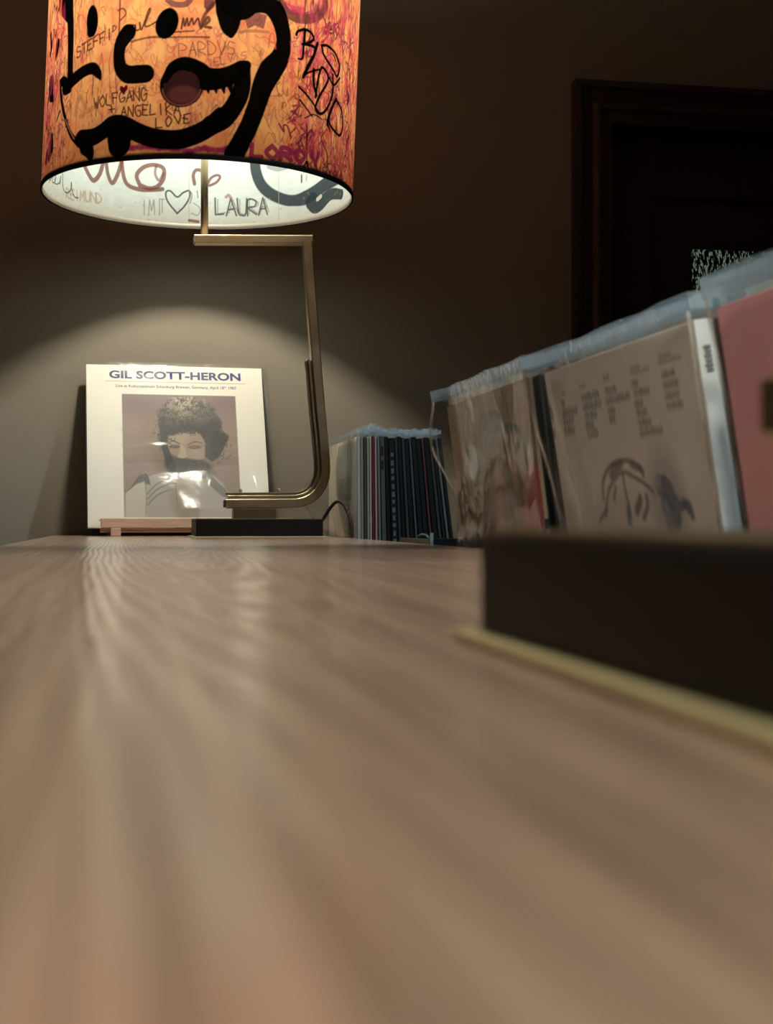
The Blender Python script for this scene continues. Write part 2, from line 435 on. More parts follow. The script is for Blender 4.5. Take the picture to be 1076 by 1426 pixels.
box('top_rail', 0.105, Wd - .105, yd + .001, yd + .044, H - .122, H - .004, M['door_wood'], door, .003)
box('middle_rail', 0.105, Wd - .105, yd + .001, yd + .044, .85, 1.0, M['door_wood'], door, .003)
box('bottom_rail', 0.105, Wd - .105, yd + .001, yd + .044, .01, .22, M['door_wood'], door, .003)
bm = bmesh.new()                               # inner frame that holds the glass
gx0, gx1, gz0, gz1 = .195, Wd - .195, 1.09, H - .220
for a in ((.105, gx0, 1.0, H - .122), (gx1, Wd - .105, 1.0, H - .122), (gx0, gx1, gz1, H - .122), (gx0, gx1, 1.0, gz0)):
    bx(bm, a[0], a[1], yd + .014, yd + .036, a[2], a[3], .002)
bm_obj('glazing_frame', bm, M['door_wood'], door)
box('panel', .105, Wd - .105, yd + .014, yd + .034, .22, .85, M['door_wood'], door, .004)
box('knob_plate', Wd - .08, Wd - .04, yd - .006, yd, .92, 1.10, M['brass_dark'], door, .002)
V, F = tube([(Wd - .06, yd - .005, 1.02), (Wd - .06, yd - .045, 1.02), (Wd - .06, yd - .06, 1.02)], [.009, .009, .026], 14)
mesh_obj('door_knob', V, F, M['brass_dark'], door, True)
g = N('patterned_glass')                      # cathedral glass with a woven tick pattern, ticks glow faintly in place of light from behind
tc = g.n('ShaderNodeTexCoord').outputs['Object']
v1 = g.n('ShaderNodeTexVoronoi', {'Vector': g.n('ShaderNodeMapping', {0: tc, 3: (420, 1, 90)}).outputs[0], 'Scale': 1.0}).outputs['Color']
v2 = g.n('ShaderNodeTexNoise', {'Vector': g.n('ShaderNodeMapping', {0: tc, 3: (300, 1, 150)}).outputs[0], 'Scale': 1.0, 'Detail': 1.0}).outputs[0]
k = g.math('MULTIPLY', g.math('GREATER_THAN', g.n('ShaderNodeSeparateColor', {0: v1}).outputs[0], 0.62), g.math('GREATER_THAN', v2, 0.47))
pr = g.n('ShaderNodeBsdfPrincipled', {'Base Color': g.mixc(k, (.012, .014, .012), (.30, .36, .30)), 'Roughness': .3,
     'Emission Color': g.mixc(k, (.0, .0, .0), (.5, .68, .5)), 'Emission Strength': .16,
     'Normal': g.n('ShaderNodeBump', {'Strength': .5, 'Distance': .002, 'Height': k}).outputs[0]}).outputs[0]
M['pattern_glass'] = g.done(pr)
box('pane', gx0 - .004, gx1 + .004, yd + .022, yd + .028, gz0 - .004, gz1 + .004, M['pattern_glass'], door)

# ------------------------------------------------------------------ sideboard (long narrow counter) and the record bin beside it
TX0, TX1 = -0.136, 0.333
tb = thing('sideboard', 'long narrow wooden counter with waxed brown grain top under the lamps', 'sideboard', (0, 0, 0))
box('counter_top', TX0, TX1, -1.0, WALL_Y - .003, -.032, 0, M['table'], tb, .0015)
box('side_panel', TX0 + .012, TX0 + .034, -.98, WALL_Y - .02, FLOOR_Z + .08, -.032, M['dark_wood'], tb, .002)
box('side_panel', TX1 - .034, TX1 - .012, -.98, WALL_Y - .02, FLOOR_Z + .08, -.032, M['dark_wood'], tb, .002)
box('end_panel', TX0 + .034, TX1 - .034, -.98, -.958, FLOOR_Z + .08, -.032, M['dark_wood'], tb, .002)
box('plinth', TX0 + .03, TX1 - .03, -.95, WALL_Y - .03, FLOOR_Z, FLOOR_Z + .08, M['dark_wood'], tb, .002)

BINZ = -.170
bn = thing('record_bin', 'black flip bin holding sleeved records along the counter edge', 'record bin', (0, 0, 0))
bx0, bx1, by0, by1 = .3405, .80, .30, 2.52
box('bin_floor', bx0, bx1, by0, by1, BINZ - .018, BINZ, M['black_body'], bn, .001)
box('bin_side', bx0, bx0 + .004, by0, by1, BINZ, -.012, M['black_body'], bn, .001)
box('bin_side', bx1 - .012, bx1, by0, by1, BINZ, .03, M['black_body'], bn, .001)
box('bin_end', bx0 + .006, bx1 - .012, by0, by0 + .012, BINZ, -.01, M['black_body'], bn, .001)
box('bin_end', bx0 + .006, bx1 - .012, by1 - .012, by1, BINZ, -.01, M['black_body'], bn, .001)
for yy in (.790, 1.163, 1.545, 2.115):
    box('divider', bx0 + .006, bx1 - .012, yy - .003, yy + .003, BINZ, -.03, M['black_body'], bn, .001)
for xx in (bx0 + .02, bx1 - .07):
    for yy in (by0 + .03, by1 - .08):
        box('leg', xx, xx + .05, yy, yy + .05, FLOOR_Z, BINZ - .018, M['black_body'], bn, .002)

# ------------------------------------------------------------------ table lamp (built once, copied)
LX, LY = 0.197, 2.226
lamp = thing('table_lamp', 'brass cantilever table lamp with glowing orange graffiti drum shade beside the displayed record', 'lamp', (LX, LY, 0), group='cantilever brass lamps')
box('foot_plate', -.1025, .1025, -.0845, .0845, 0, .0024, M['brass_bright'], lamp, .0010)
box('base_block', -.0975, .0975, -.079, .079, .0022, .0285, M['dark_wood'], lamp, .0012)
box('base_cover', -.0965, .0965, -.078, .078, .0285, .0297, M['brass_dark'], lamp, .0004)
def lp(px, py):
    p = on_y(px, py, LY); return (p.x - LX, p.z)
a, b_ = lp(324, 719), lp(383, 711)
box('pedestal', a[0], b_[0], -.022, .022, .0240, .0460, M['brass_dark'], lamp, .0008)
arc = [(404, 701), (414, 700.5), (424, 698), (433, 693.5), (441, 686), (447, 677), (451, 666), (452, 654), (451.5, 640)]
main_px = [(314, 701.5), (340, 701.5), (380, 701.3)] + arc + [(449.0, 610), (445.0, 570), (437.5, 480), (432, 410), (427.5, 344), (426.8, 336.5)]
main = [lp(*p) for p in main_px]
V, F = strip_bar(main, .0148, .026)
mesh_obj('main_bar', V, F, M['brass'], lamp)
e = lp(310.8, 701.5)
box('bar_end_cap', e[0], main[0][0] + .001, -.0105, .0105, main[0][1] - .0058, main[0][1] + .0058, M['brass_dark'], lamp, .0008)
def inner(off, i0, i1, extra):
    """path parallel to the main bar, on its inner side"""
    P = [Vector(p) for p in main]; out = []
    for i in range(i0, i1):
        t = (P[min(i + 1, len(P) - 1)] - P[max(i - 1, 0)]).normalized()
        out.append(P[i] + Vector((-t.y, t.x)) * off)
    return out
dn = []
for i in range(len(main) - 1):
    for t in ((0, .5) if 2 < i < 11 else np.linspace(0, 1, 8, endpoint=False)):
        dn.append(tuple(np.array(main[i]) * (1 - t) + np.array(main[i + 1]) * t))
dn.append(main[-1]); main_c = main; main = dn
def upto(zmax): return max(i for i in range(len(dn)) if dn[i][1] < zmax or dn[i][0] < .05)
iend = upto(.283)
s1 = inner(.0106, 0, iend + 1, 0); s1[0] = s1[0] + Vector((.003, 0))
V, F = strip_bar(s1, .0052, .017, .001); mesh_obj('inner_bar', V, F, M['brass'], lamp)
s2 = inner(.0158, 1, iend + 1, 0); s2[0] = s2[0] + Vector((-.004, 0))
V, F = strip_bar(s2, .0040, .010, .0008); mesh_obj('inner_rail', V, F, M['brass_dark'], lamp)
V, F = tube([(s1[-1].x - .003, 0, s1[-1].y - .012), (s1[-1].x - .0035, 0, s1[-1].y - .004), (s1[-1].x - .003, 0, s1[-1].y + .002), (s1[-1].x - .001, 0, s1[-1].y + .0045)], [.0030, .0046, .0040, .001], 12)
mesh_obj('rail_finial', V, F, M['brass'], lamp, True)
for (px, py) in ((335, 683), (388, 682.5), (431.5, 550), (436, 592), (440, 629), (436, 666)):
    q = lp(px, py)
    V, F = lathe([(0, -.0028), (.0022, -.0028), (.0026, 0), (.0022, .0028), (0, .0028)], 10)
    mesh_obj('rail_stud', V, F, M['brass_bright'], lamp, True, loc=(q[0], 0, q[1]))
armL, armR = lp(271, 334), lp(434, 335)
V, F = strip_bar([(armL[0], armL[1] - .0005), (armR[0], armR[1])], .0130, .026); mesh_obj('arm', V, F, M['brass'], lamp)
box('arm_end_cap', armL[0] - .0018, armL[0] + .0002, -.011, .011, armL[1] - .0055, armL[1] + .0045, M['brass_bright'], lamp, .0008)
RX = -.0805; SXC = -.089; SR = .242; SZ = .536; SH = .42; SK = .040
V, F = tube([(RX, 0, armL[1] + .004), (RX, 0, SZ + .17)], .0058, 20); mesh_obj('rod', V, F, M['brass'], lamp, True)
V, F = lathe([(0, SZ + 0.165), (.012, SZ + 0.165), (.017, SZ + 0.171), (.017, SZ + 0.203), (.013, SZ + 0.209), (0, SZ + 0.209)], 24)
mesh_obj('socket', V, F, M['brass_dark'], lamp, True, loc=(RX, 0, 0))
V, F = lathe([(.0, SZ + 0.207), (.012, SZ + 0.208), (.014, SZ + 0.219), (.022, SZ + 0.231), (.0285, SZ + 0.247), (.030, SZ + 0.261), (.027, SZ + 0.275), (.019, SZ + 0.286), (.008, SZ + 0.2915), (0, SZ + 0.292)], 24)
mesh_obj('bulb', V, F, M['bulb'], lamp, True, loc=(RX, 0, 0))
# wire carrier (spider) that hangs the shade on the rod
Vs, Fs = [], []
for ang in (0.3, 0.3 + 2 * math.pi / 3, 0.3 + 4 * math.pi / 3):
    V, F = tube([(RX + .017 * math.cos(ang), .017 * math.sin(ang), SZ + .20), (RX + .07 * math.cos(ang), .07 * math.sin(ang), SZ + .285),
                 (SXC + SK * .37 + (SR - .003) * math.cos(ang), (SR - .003) * math.sin(ang), SZ + .37)], .0016, 8)
    Fs += [tuple(i + len(Vs) for i in f) for f in F]; Vs += V
mesh_obj('shade_carrier', Vs, Fs, M['brass_dark'], lamp, True)

# ---- painting on the shade, in metres of arc (u, 0 = towards the viewer's side) and height above the lower rim (v)
SCX = LX + SXC
def shade_uv(px, py, far=False):
    r = ray(px, py); k = SK
    ax, bx_ = r[0] - k * r[2], -SCX - k * (CAMZ - SZ)
    ay, by_ = r[1], -LY
    A = ax * ax + ay * ay; B = ax * bx_ + ay * by_; Cc = bx_ * bx_ + by_ * by_ - (SR if not far else SR - .0015) ** 2
    disc = max(B * B - A * Cc, 0.0); d = (-B + (1 if far else -1) * math.sqrt(disc)) / A
    X, Yv, Z = ax * d + bx_, ay * d + by_, CAMZ + r[2] * d
    ph = math.atan2(X, Yv if far else -Yv)
    return ph * SR, Z - SZ
PXM = 1 / 875.0                                # metres per photo pixel at the shade front
def A_(pts, far=False): return [shade_uv(40 + x / 4.138, y / 4.138, far) for x, y in pts]
def B_(pts, far=False): return [shade_uv(270 + x / 4.138, y / 4.138, far) for x, y in pts]
zw = PXM / 4.138
BLK, MAR, RED, PUR, BRN = (.0015, .0013, .0013), (.10, .022, .02), (.42, .05, .045), (.30, .02, .10), (.16, .05, .03)
cv = Canvas(-SR * math.pi, SR * math.pi, 0, SH, .0007, (.93, .37, .125))
cv.noise((.05, .04), .10, seed=1); cv.noise((.012, .02), .06, seed=2)
cv.noise((.03, .05), .40, (.82, .16, .08), seed=3); cv.noise((.006, .03), .32, (.78, .17, .09), seed=4); cv.noise((.004, .012), .22, (.70, .10, .08), seed=6)
cv.noise((.02, .015), .25, (1.0, .52, .22), seed=5)
R_ = random.Random(3)
def scrib(u, v, s, col, wd, al, n=6, vert=1.0):
    p = [(u, v)]
    for _ in range(n): p.append((p[-1][0] + R_.uniform(-s, s), p[-1][1] + R_.uniform(-s, s) * vert))
    cv.line(p, wd, col, al, k=5)
# dense old signatures: right flank and back heavily written, cheeks of the face lightly
for i in range(4200):
    u = R_.uniform(-SR * math.pi, SR * math.pi); v = R_.uniform(0.0, SH)
    uf = u / SR
    face = -0.95 < uf < 0.42
    if face and R_.random() < .62: continue
    col = R_.choice([RED, RED, MAR, PUR, BRN, (.55, .10, .06), (.5, .07, .1)] + ([] if face else [BLK, MAR, PUR]))
    scrib(u, v, R_.uniform(.004, .012), col, R_.uniform(.0007, .0022), R_.uniform(.35, .9) * (.6 if face else 1), R_.randint(3, 7), 1.6)
for i in range(700):                           # long vertical drips on the right flank
    u = R_.uniform(.55, 1.5) * SR * R_.choice([1, 1, 1, -1]); v = R_.uniform(0.0, .26); L = R_.uniform(.01, .05)
    cv.line([(u, v), (u + R_.uniform(-.003, .003), v + L / 2), (u + R_.uniform(-.004, .004), v + L)], R_.uniform(.0006, .002), R_.choice([RED, MAR, PUR, MAR, BLK]), R_.uniform(.3, .8))
def word(c, s, p0, dx, up, adv, wd, col, alpha=.9, jit=.06, seed=0):
    """hand lettering: p0 start, dx / up letter vectors in (u, v), adv advance in letter widths"""
    q = random.Random(seed); x, y = p0
    for ch in s:
        for st in GLYPH.get(ch, []):
            P = [(x + (a + q.uniform(-jit, jit)) * dx[0] + (b + q.uniform(-jit, jit)) * up[0], y + (a + q.uniform(-jit, jit)) * dx[1] + (b + q.uniform(-jit, jit)) * up[1]) for a, b in st]
            if ch in 'OSGCUBDPR' : c.line(P, wd, col, alpha, k=5)
            else: c.line(P, wd, col, alpha, raw=True)
        x += dx[0] * adv; y += dx[1] * adv
def wordpx(c, s, p, q, h, wd, col, far=False, adv=1.25, seed=0, alpha=.9, jit=.06):
    """word from photo point p to photo point q, letters h photo pixels tall"""
    a, b = shade_uv(*p, far), shade_uv(*q, far); n = len(s)
    dx = ((b[0] - a[0]) / (n * adv), (b[1] - a[1]) / (n * adv))
    t = shade_uv(p[0], p[1] - h, far); wd *= 1.35
    word(c, s, a, dx, (t[0] - a[0], t[1] - a[1]), adv, wd * PXM, col, alpha, jit, seed)
# larger overlapping tags on the flanks
for s_ in range(340):
    lf = s_ % 4 == 0; u, v = (R_.uniform(-1.52, -1.02) if lf else R_.uniform(.48, 1.52)) * SR, R_.uniform(.0, .25)
    k_ = max(.35, math.cos(u / SR)); p = [(u, v)]
    for _ in range(R_.randint(3, 6)): p.append((p[-1][0] + R_.uniform(-.011, .011), p[-1][1] + R_.uniform(-.016, .016)))
    cv.line(p, R_.uniform(.0012, .0032), R_.choice([(.45, .02, .03), (.34, .012, .08), (.22, .01, .05), (.10, .01, .012), (.55, .05, .03), (.02, .006, .006)]), R_.uniform(.6, .95))
for s_ in range(90):                           # red and violet cursive between the black strokes of the face
    u, v = R_.uniform(-.95, .45) * SR, R_.uniform(.06, .25); p = [(u, v)]
    for _ in range(R_.randint(4, 7)): p.append((p[-1][0] + R_.uniform(-.002, .009), p[-1][1] + R_.uniform(-.011, .011)))
    cv.line(p, R_.uniform(.0008, .0016), R_.choice([(.50, .06, .05), (.40, .03, .08), (.55, .12, .06)]), R_.uniform(.5, .85))
wordpx(cv, 'STEFFI', (107, 81), (158, 52), 14, 1.5, (.05, .012, .01), seed=1)
wordpx(cv, 'D', (157, 44), (163, 41), 8, 1.2, MAR, seed=2)
cv.line(A_([(520, 210), (525, 20), (520, -10)]), 9 * zw, (.12, .02, .015), .85)
cv.line(A_([(515, 60), (545, 50), (560, 80), (530, 115)]), 8 * zw, (.12, .02, .015), .9)
cv.line(A_([(570, 180), (590, 145), (615, 150), (600, 180), (580, 180)]), 8 * zw, (.06, .015, .01), .9)
cv.line(A_([(615, 145), (618, 175), (640, 165), (640, 130), (650, 170), (690, 60), (700, 60), (670, 140), (690, 150), (760, 110)]), 9 * zw, (.06, .015, .01), .9)
cv.line(A_([(880, 165), (890, 105), (898, 150), (912, 105), (920, 148), (940, 105), (950, 140), (975, 105), (985, 150)]), 10 * zw, (.06, .015, .01), .9)
cv.line(A_([(1000, 150), (1030, 100), (1040, 120), (1010, 150), (1050, 160)]), 15 * zw, (.05, .012, .01), .85)
cv.line(A_([(590, 240), (700, 215), (800, 215), (1040, 215)]), 11 * zw, (.13, .045, .02), .8)
cv.line(A_([(840, 185), (950, 178)]), 8 * zw, (.06, .015, .01), .85)
wordpx(cv, 'PARDVS', (249, 80), (330, 76), 19, 1.1, (.16, .05, .04), seed=5, alpha=.75)
wordpx(cv, 'ELVIS', (298, 92), (345, 82), 11, 1.0, (.2, .06, .04), seed=6, alpha=.7)
wordpx(cv, 'WOLFGANG', (131, 151), (207, 138), 15, 1.4, (.035, .01, .01), seed=7, jit=.1)
wordpx(cv, 'POPLIN', (181, 131), (225, 123), 9, .9, (.22, .07, .05), seed=8, alpha=.7)
wordpx(cv, '+', (151, 159), (162, 156), 11, 1.4, (.03, .008, .008), seed=9)
wordpx(cv, 'ANGELIKA', (168, 163), (253, 160), 15, 1.4, (.03, .008, .008), seed=10, jit=.1)
wordpx(cv, 'LOVE', (217, 178), (268, 170), 13, 1.5, (.025, .008, .008), seed=11, jit=.12)
hc = shade_uv(172, 127)
cv.poly([(hc[0] + .0075 * x, hc[1] + .002 + .0075 * y) for x, y in HEART], (.10, .002, .012), 1.0)
for i in range(26):                            # purple dabs along the lower edge
    x = 176 + i * 6.2 + R_.uniform(-2, 2); y = 205 + 1.5 * math.sin(i) + (3 if i > 9 else 0)
    if 250 < x < 270: y += 2
    u, v = shade_uv(min(x, 318), y); cv.ell(u, v, .0062, .0042, (.34, .012, .10), .85, .5, R_.uniform(-.6, .6))
for i in range(60):                            # red strokes inside the mouth and ear
    x = R_.uniform(262, 330); y = R_.uniform(122, 172)
    u, v = shade_uv(x, y); cv.line([(u, v), (u + R_.uniform(-.004, .004), v - R_.uniform(.004, .012))], R_.uniform(.001, .003), R_.choice([RED, (.6, .12, .08), PUR]), R_.uniform(.3, .7))
cv.line(A_([(270, 660), (280, 590), (300, 560), (330, 640), (300, 670), (370, 620)]), 26 * zw, (.45, .14, .06), .55)
# transparent maroon loops at the top
cv.line(B_([(480, -30), (520, 50), (570, 95), (650, 110), (725, 85), (755, 30), (750, -40)]), 52 * zw, (.13, .03, .03), .9)
cv.line(B_([(520, 10), (560, 60), (640, 75), (700, 50), (725, 0)]), 10 * zw, PUR, .7)
cv.poly(B_([(540, 25), (600, 40), (640, 50), (630, 85), (570, 70)]), (.45, .02, .10), .8)
cv.line(B_([(640, 0), (640, 110)]), 9 * zw, (.2, .02, .03), .8)
cv.poly(B_([(290, 90), (350, 70), (420, 90), (400, 165), (350, 145), (310, 165)]), (.18, .05, .045), .85)
cv.line(B_([(260, 185), (330, 178), (430, 185)]), 16 * zw, (.32, .12, .07), .7)
cv.poly(B_([(60, 0), (130, 0), (115, 40), (80, 70), (60, 40)]), (.14, .035, .04), .9)
cv.line(B_([(110, 20), (60, 90), (40, 160)]), 18 * zw, (.09, .02, .02), .85)
cv.line(A_([(800, 0), (840, 25), (900, 25), (930, 0)]), 30 * zw, (.16, .05, .06), .85)
# the drawn face: broad black brush strokes
def bl(pts, wd, f=A_, alpha=.998): cv.line(f(pts), [x * zw * 1.18 for x in wd], BLK, alpha, soft=.0011)
bl([(236, -30), (238, 60), (242, 200), (240, 330), (238, 430)], [62, 56, 50, 46, 44])
bl([(195, -30), (205, 40), (235, 110)], [80, 80, 45])
bl([(235, 520), (215, 505), (262, 455), (320, 410), (370, 395), (400, 425), (415, 460)], [30, 70, 60, 55, 55, 40, 8])
bl([(183, 470), (200, 470), (225, 500)], [24, 50, 60])
bl([(183, 470), (187, 560), (205, 660), (235, 760), (275, 815), (335, 850)], [18, 20, 20, 24, 30, 50])
cv.line(A_([(210, 690), (240, 760), (262, 800)]), 9 * zw, (.40, .16, .06), .8)
bl([(325, 850), (345, 870), (355, 900)], [70, 62, 40])
e0 = A_([(366, 122)])[0]; cv.ell(e0[0], e0[1], 41 * zw, 84 * zw, BLK, 1, .06, .06)
bl([(358, 180), (348, 216)], [50, 6])
e0 = A_([(796, 135)])[0]; cv.ell(e0[0], e0[1], 58 * zw, 80 * zw, BLK, 1, .06, -.28)
bl([(572, 188), (545, 225), (524, 275), (520, 340), (532, 395), (570, 428), (625, 428), (672, 425)], [76, 72, 60, 58, 64, 78, 82, 80])
bl([(300, 800), (370, 790), (430, 755), (480, 718), (540, 718), (620, 760), (720, 795), (850, 805), (960, 775), (1050, 725), (1110, 670)], [80, 80, 76, 80, 80, 82, 84, 86, 84, 82, 80])
bl([(100, 722), (170, 685), (225, 620), (262, 550), (280, 480), (288, 400)], [86, 86, 80, 80, 76, 60], B_)
bl([(0, 440), (80, 455), (150, 452), (215, 430), (275, 395), (305, 375)], [110, 100, 90, 80, 70, 40], B_)
for x in (30, 75, 120, 165, 205): bl([(x, 480), (x + 8, 535)], [34, 8], B_)
bl([(520, 790), (520, 835), (510, 865)], [120, 110, 50])
c0 = A_([(880, 492)])[0]
cv.ell(c0[0], c0[1], 112 * zw, 112 * zw, BLK, .995, .05); cv.ell(c0[0], c0[1] - .001, 92 * zw, 92 * zw, (.035, .01, .01), 1, .05)
c1 = A_([(890, 545)])[0]; cv.ell(c1[0], c1[1], 76 * zw, 46 * zw, (.12, .03, .025), .9, .4)
cv.line([(c0[0] + 98 * zw * math.cos(t), c0[1] - .001 + 98 * zw * math.sin(t)) for t in np.linspace(3.3, 6.1, 14)], 9 * zw, (.20, .05, .04), .9)
bl([(785, 460), (830, 390), (900, 366), (985, 395), (1040, 440)], [30, 50, 60, 60, 60])
bl([(190, -40), (260, 30), (330, 5), (420, 15), (475, 70), (508, 160), (518, 250), (495, 335), (440, 410), (395, 500), (365, 600), (320, 720), (270, 820), (232, 890)],
   [120, 130, 110, 100, 92, 80, 76, 90, 110, 96, 84, 82, 84, 90], B_)
bl([(200, -40), (205, 60), (205, 150), (212, 200)], [120, 120, 80, 30], B_)
# left flank outlines of the next drawing
bl([(168, 250), (160, 300), (152, 350)], [44, 42, 10]); bl([(128, 200), (130, 280), (120, 330)], [30, 34, 10])
bl([(122, 210), (140, 60), (160, 45), (200, 90), (235, 120)], [7, 10, 12, 12, 8])
bl([(130, 480), (128, 540), (140, 580)], [80, 76, 16]); bl([(115, 560), (108, 640), (103, 740)], [16, 16, 16])
bl([(132, 780), (125, 850), (108, 900), (98, 930)], [26, 76, 70, 40]); bl([(180, 640), (160, 700)], [12, 8])
# black tag on the right
# flank washes of pink and red dye
for s_ in range(190):
    u, v = R_.uniform(.50, 1.5) * SR, R_.uniform(.0, .25); cv.line([(u, v), (u + R_.uniform(-.008, .008), v + R_.uniform(.01, .04))], R_.uniform(.002, .008), R_.choice([(.68, .08, .09), (.52, .04, .13), (.75, .13, .08), (.60, .05, .12)]), R_.uniform(.3, .65), soft=.004)
for s_ in range(90):
    u, v = R_.uniform(-1.5, -1.05) * SR, R_.uniform(.0, .25); cv.line([(u, v), (u + R_.uniform(-.008, .008), v + R_.uniform(.01, .04))], R_.uniform(.002, .008), R_.choice([(.68, .08, .09), (.52, .04, .13), (.75, .13, .08), (.60, .05, .12)]), R_.uniform(.3, .65), soft=.004)
bl([(590, 200), (600, 180), (640, 170), (675, 190), (690, 225), (655, 250), (625, 255)], [14] * 7, B_)
bl([(640, 180), (632, 260), (625, 335), (600, 338)], [16, 14, 12, 8], B_); bl([(635, 255), (690, 270), (700, 300)], [12, 14, 10], B_)
bl([(712, 250), (690, 320), (655, 390), (628, 445), (655, 420), (720, 400)], [18, 18, 20, 14, 10, 10], B_)
bl([(735, 262), (750, 320), (800, 400), (825, 440), (838, 380), (815, 310), (770, 265), (740, 262)], [14] * 8, B_)
bl([(690, 400), (690, 480), (705, 550)], [16] * 3, B_)
bl([(700, 560), (715, 460), (735, 390), (765, 420), (770, 470), (720, 560), (700, 630), (735, 655), (775, 610), (800, 520), (800, 430)], [14] * 11, B_)
bl([(780, 450), (805, 490), (840, 450)], [12] * 3, B_)
bl([(820, 570), (800, 610), (770, 700), (785, 760)], [16, 16, 18, 8], B_); bl([(820, 575), (850, 640), (855, 740), (835, 780), (790, 730), (780, 700)], [14] * 6, B_)
bl([(605, 500), (660, 560), (715, 640)], [12, 12, 10], B_); bl([(610, 575), (680, 670)], [10, 8], B_)
bl([(640, 680), (690, 660), (740, 690)], [6] * 3, B_); bl([(650, 720), (650, 960)], [6, 6], B_); bl([(633, 968), (650, 930), (660, 970)], [8, 10, 8], B_)
wordpx(cv, 'LORO', (350, 219), (427, 226), 17, 4.6, (.30, .012, .075), seed=20, alpha=.9)
wordpx(cv, 'V', (434, 228), (446, 231), 17, 4, (.26, .012, .075), seed=21)
wordpx(cv, 'MUSIKUS', (432, 238), (478, 252), 9, 1.1, (.05, .01, .01), seed=22, jit=.15)
bl([(440, 205), (430, 250)], [6, 6], B_, .5)
cv.line(B_([(430, 275), (440, 200), (460, 200), (470, 280)]), 9 * zw, (.7, .07, .05), .7); cv.line(B_([(432, 245), (465, 245)]), 8 * zw, (.7, .07, .05), .7)
# unseen back darkened in colour, to keep its orange glow off the wall
back_ = np.clip((np.abs(np.arange(cv.W) * cv.st + cv.x0) / SR - 1.75) / .25, 0, 1)[None, :, None].astype(np.float32)
cv.a += back_ * .85 * (np.array([.10, .03, .022], np.float32) - cv.a)

ci = Canvas(-SR * math.pi, SR * math.pi, 0, SH, .0007, (.66, .75, .735))
ci.noise((.05, .03), .05, seed=11); ci.noise((.01, .006), .05, seed=12)
# yellower towards the lower rim, uneven around it
edge = np.clip(1 - np.arange(ci.H) * ci.st / .045, 0, 1)[:, None, None] * (.6 + .4 * rng.random((1, ci.W, 1)).astype(np.float32))
ci.a += edge * .55 * (np.array([.62, .52, .36], np.float32) - ci.a)
BR2, SLT, GRY = (.17, .055, .04), (.030, .046, .058), (.04, .045, .045)
def Ai(p): return A_(p, True)
def Bi(p): return B_(p, True)
zf = zw * 1.22
ci.line(Ai([(310, 930), (345, 1005), (375, 1040), (410, 1000), (430, 930)]), 24 * zf, BR2, .85)
ci.line(Ai([(445, 920), (455, 1000), (480, 1055), (510, 1010), (535, 930)]), 22 * zf, BR2, .85)
ci.line(Ai([(535, 915), (545, 1010), (570, 1065), (630, 1090), (700, 1095), (770, 1090)]), 22 * zf, BR2, .85)
ci.line(Ai([(640, 1070), (622, 1010), (660, 965), (720, 950), (775, 970), (775, 1030), (740, 1075), (690, 1085), (640, 1065)]), 22 * zf, BR2, .85)
ci.line(Ai([(735, 955), (728, 1000), (750, 1040), (775, 1000)]), 14 * zf, BR2, .7)
ci.line(Ai([(855, 1230), (800, 1160), (790, 1110), (815, 1100), (855, 1135), (890, 1110), (925, 1100), (925, 1140), (895, 1190), (855, 1230)]), 9 * zf, GRY, .9)
ci.line(Ai([(920, 1100), (940, 1120), (930, 1170)]), 5 * zf, GRY, .8)
ci.line(Ai([(955, 1060), (948, 1010), (965, 980), (1000, 990), (1010, 1040), (1005, 1080)]), 18 * zf, BR2, .85)
ci.line(Bi([(70, 1085), (95, 1030), (130, 1010), (150, 1020), (130, 1050), (90, 1070)]), 14 * zf, BR2, .85)
ci.line(Ai([(970, 1100), (975, 1140)]), 5 * zf, GRY, .8); ci.line(Ai([(950, 1170), (985, 1200), (975, 1240), (940, 1230)]), 5 * zf, GRY, .6)
wordpx(ci, 'IMI', (197, 300), (228, 298), 20, 1.2, (.18, .18, .16), True, seed=31, alpha=.7); wordpx(ci, 'T', (222, 296), (231, 296), 18, 1.2, (.18, .18, .16), True, seed=35, alpha=.7)
wordpx(ci, 'LAURA', (300, 299), (374, 298), 22, 1.9, (.07, .075, .075), True, seed=32, adv=1.15)
wordpx(ci, 'LAURA', (303, 297), (376, 296), 20, 1.1, (.10, .10, .10), True, seed=33, adv=1.15, alpha=.7)
wordpx(ci, 'REIMUND', (92, 276), (143, 283), 14, 2.0, (.45, .27, .15), True, seed=34, alpha=.6)
ci.line(Ai([(118, 1050), (125, 1005), (122, 1040), (140, 1010), (135, 1045), (150, 1050), (155, 1010), (150, 1055), (175, 1055), (185, 1015), (180, 1060)]), 6 * zf, GRY, .9)
ci.line(Ai([(195, 1000), (198, 1080), (215, 1110), (240, 1095), (245, 1050), (250, 1100), (265, 1135), (285, 1140)]), 6 * zf, GRY, .9)
ci.line(Bi([(352, 900), (356, 980), (385, 1060), (440, 1115), (520, 1150), (580, 1155), (640, 1140), (700, 1105), (760, 1060), (830, 1020)]), [58 * zf] * 6 + [75 * zf] * 4, SLT, .95, soft=.002)
ci.line(Bi([(680, 1160), (700, 1185), (730, 1170), (790, 1120), (850, 1120)]), [90 * zf, 80 * zf, 80 * zf, 60 * zf, 50 * zf], SLT, .95)
ci.line(Bi([(712, 1148), (730, 1132)]), 22 * zf, (.62, .62, .55), .95)
ci.line(Bi([(430, 960), (480, 975), (530, 965)]), 24 * zf, (.2, .24, .27), .7)
ci.line(Bi([(620, 1010), (620, 1050)]), 10 * zf, GRY, .9); ci.line(Bi([(650, 1010), (648, 1040)]), 5 * zf, GRY, .7)
ci.line(Bi([(185, 1135), (200, 1125), (215, 1145)]), 16 * zf, (.3, .15, .12), .7)
for x in (923, 990 + 450):
    p = Ai([(x, 900), (x, 1290)]); ci.line(p, .0012, (.40, .38, .30), .7, raw=True)
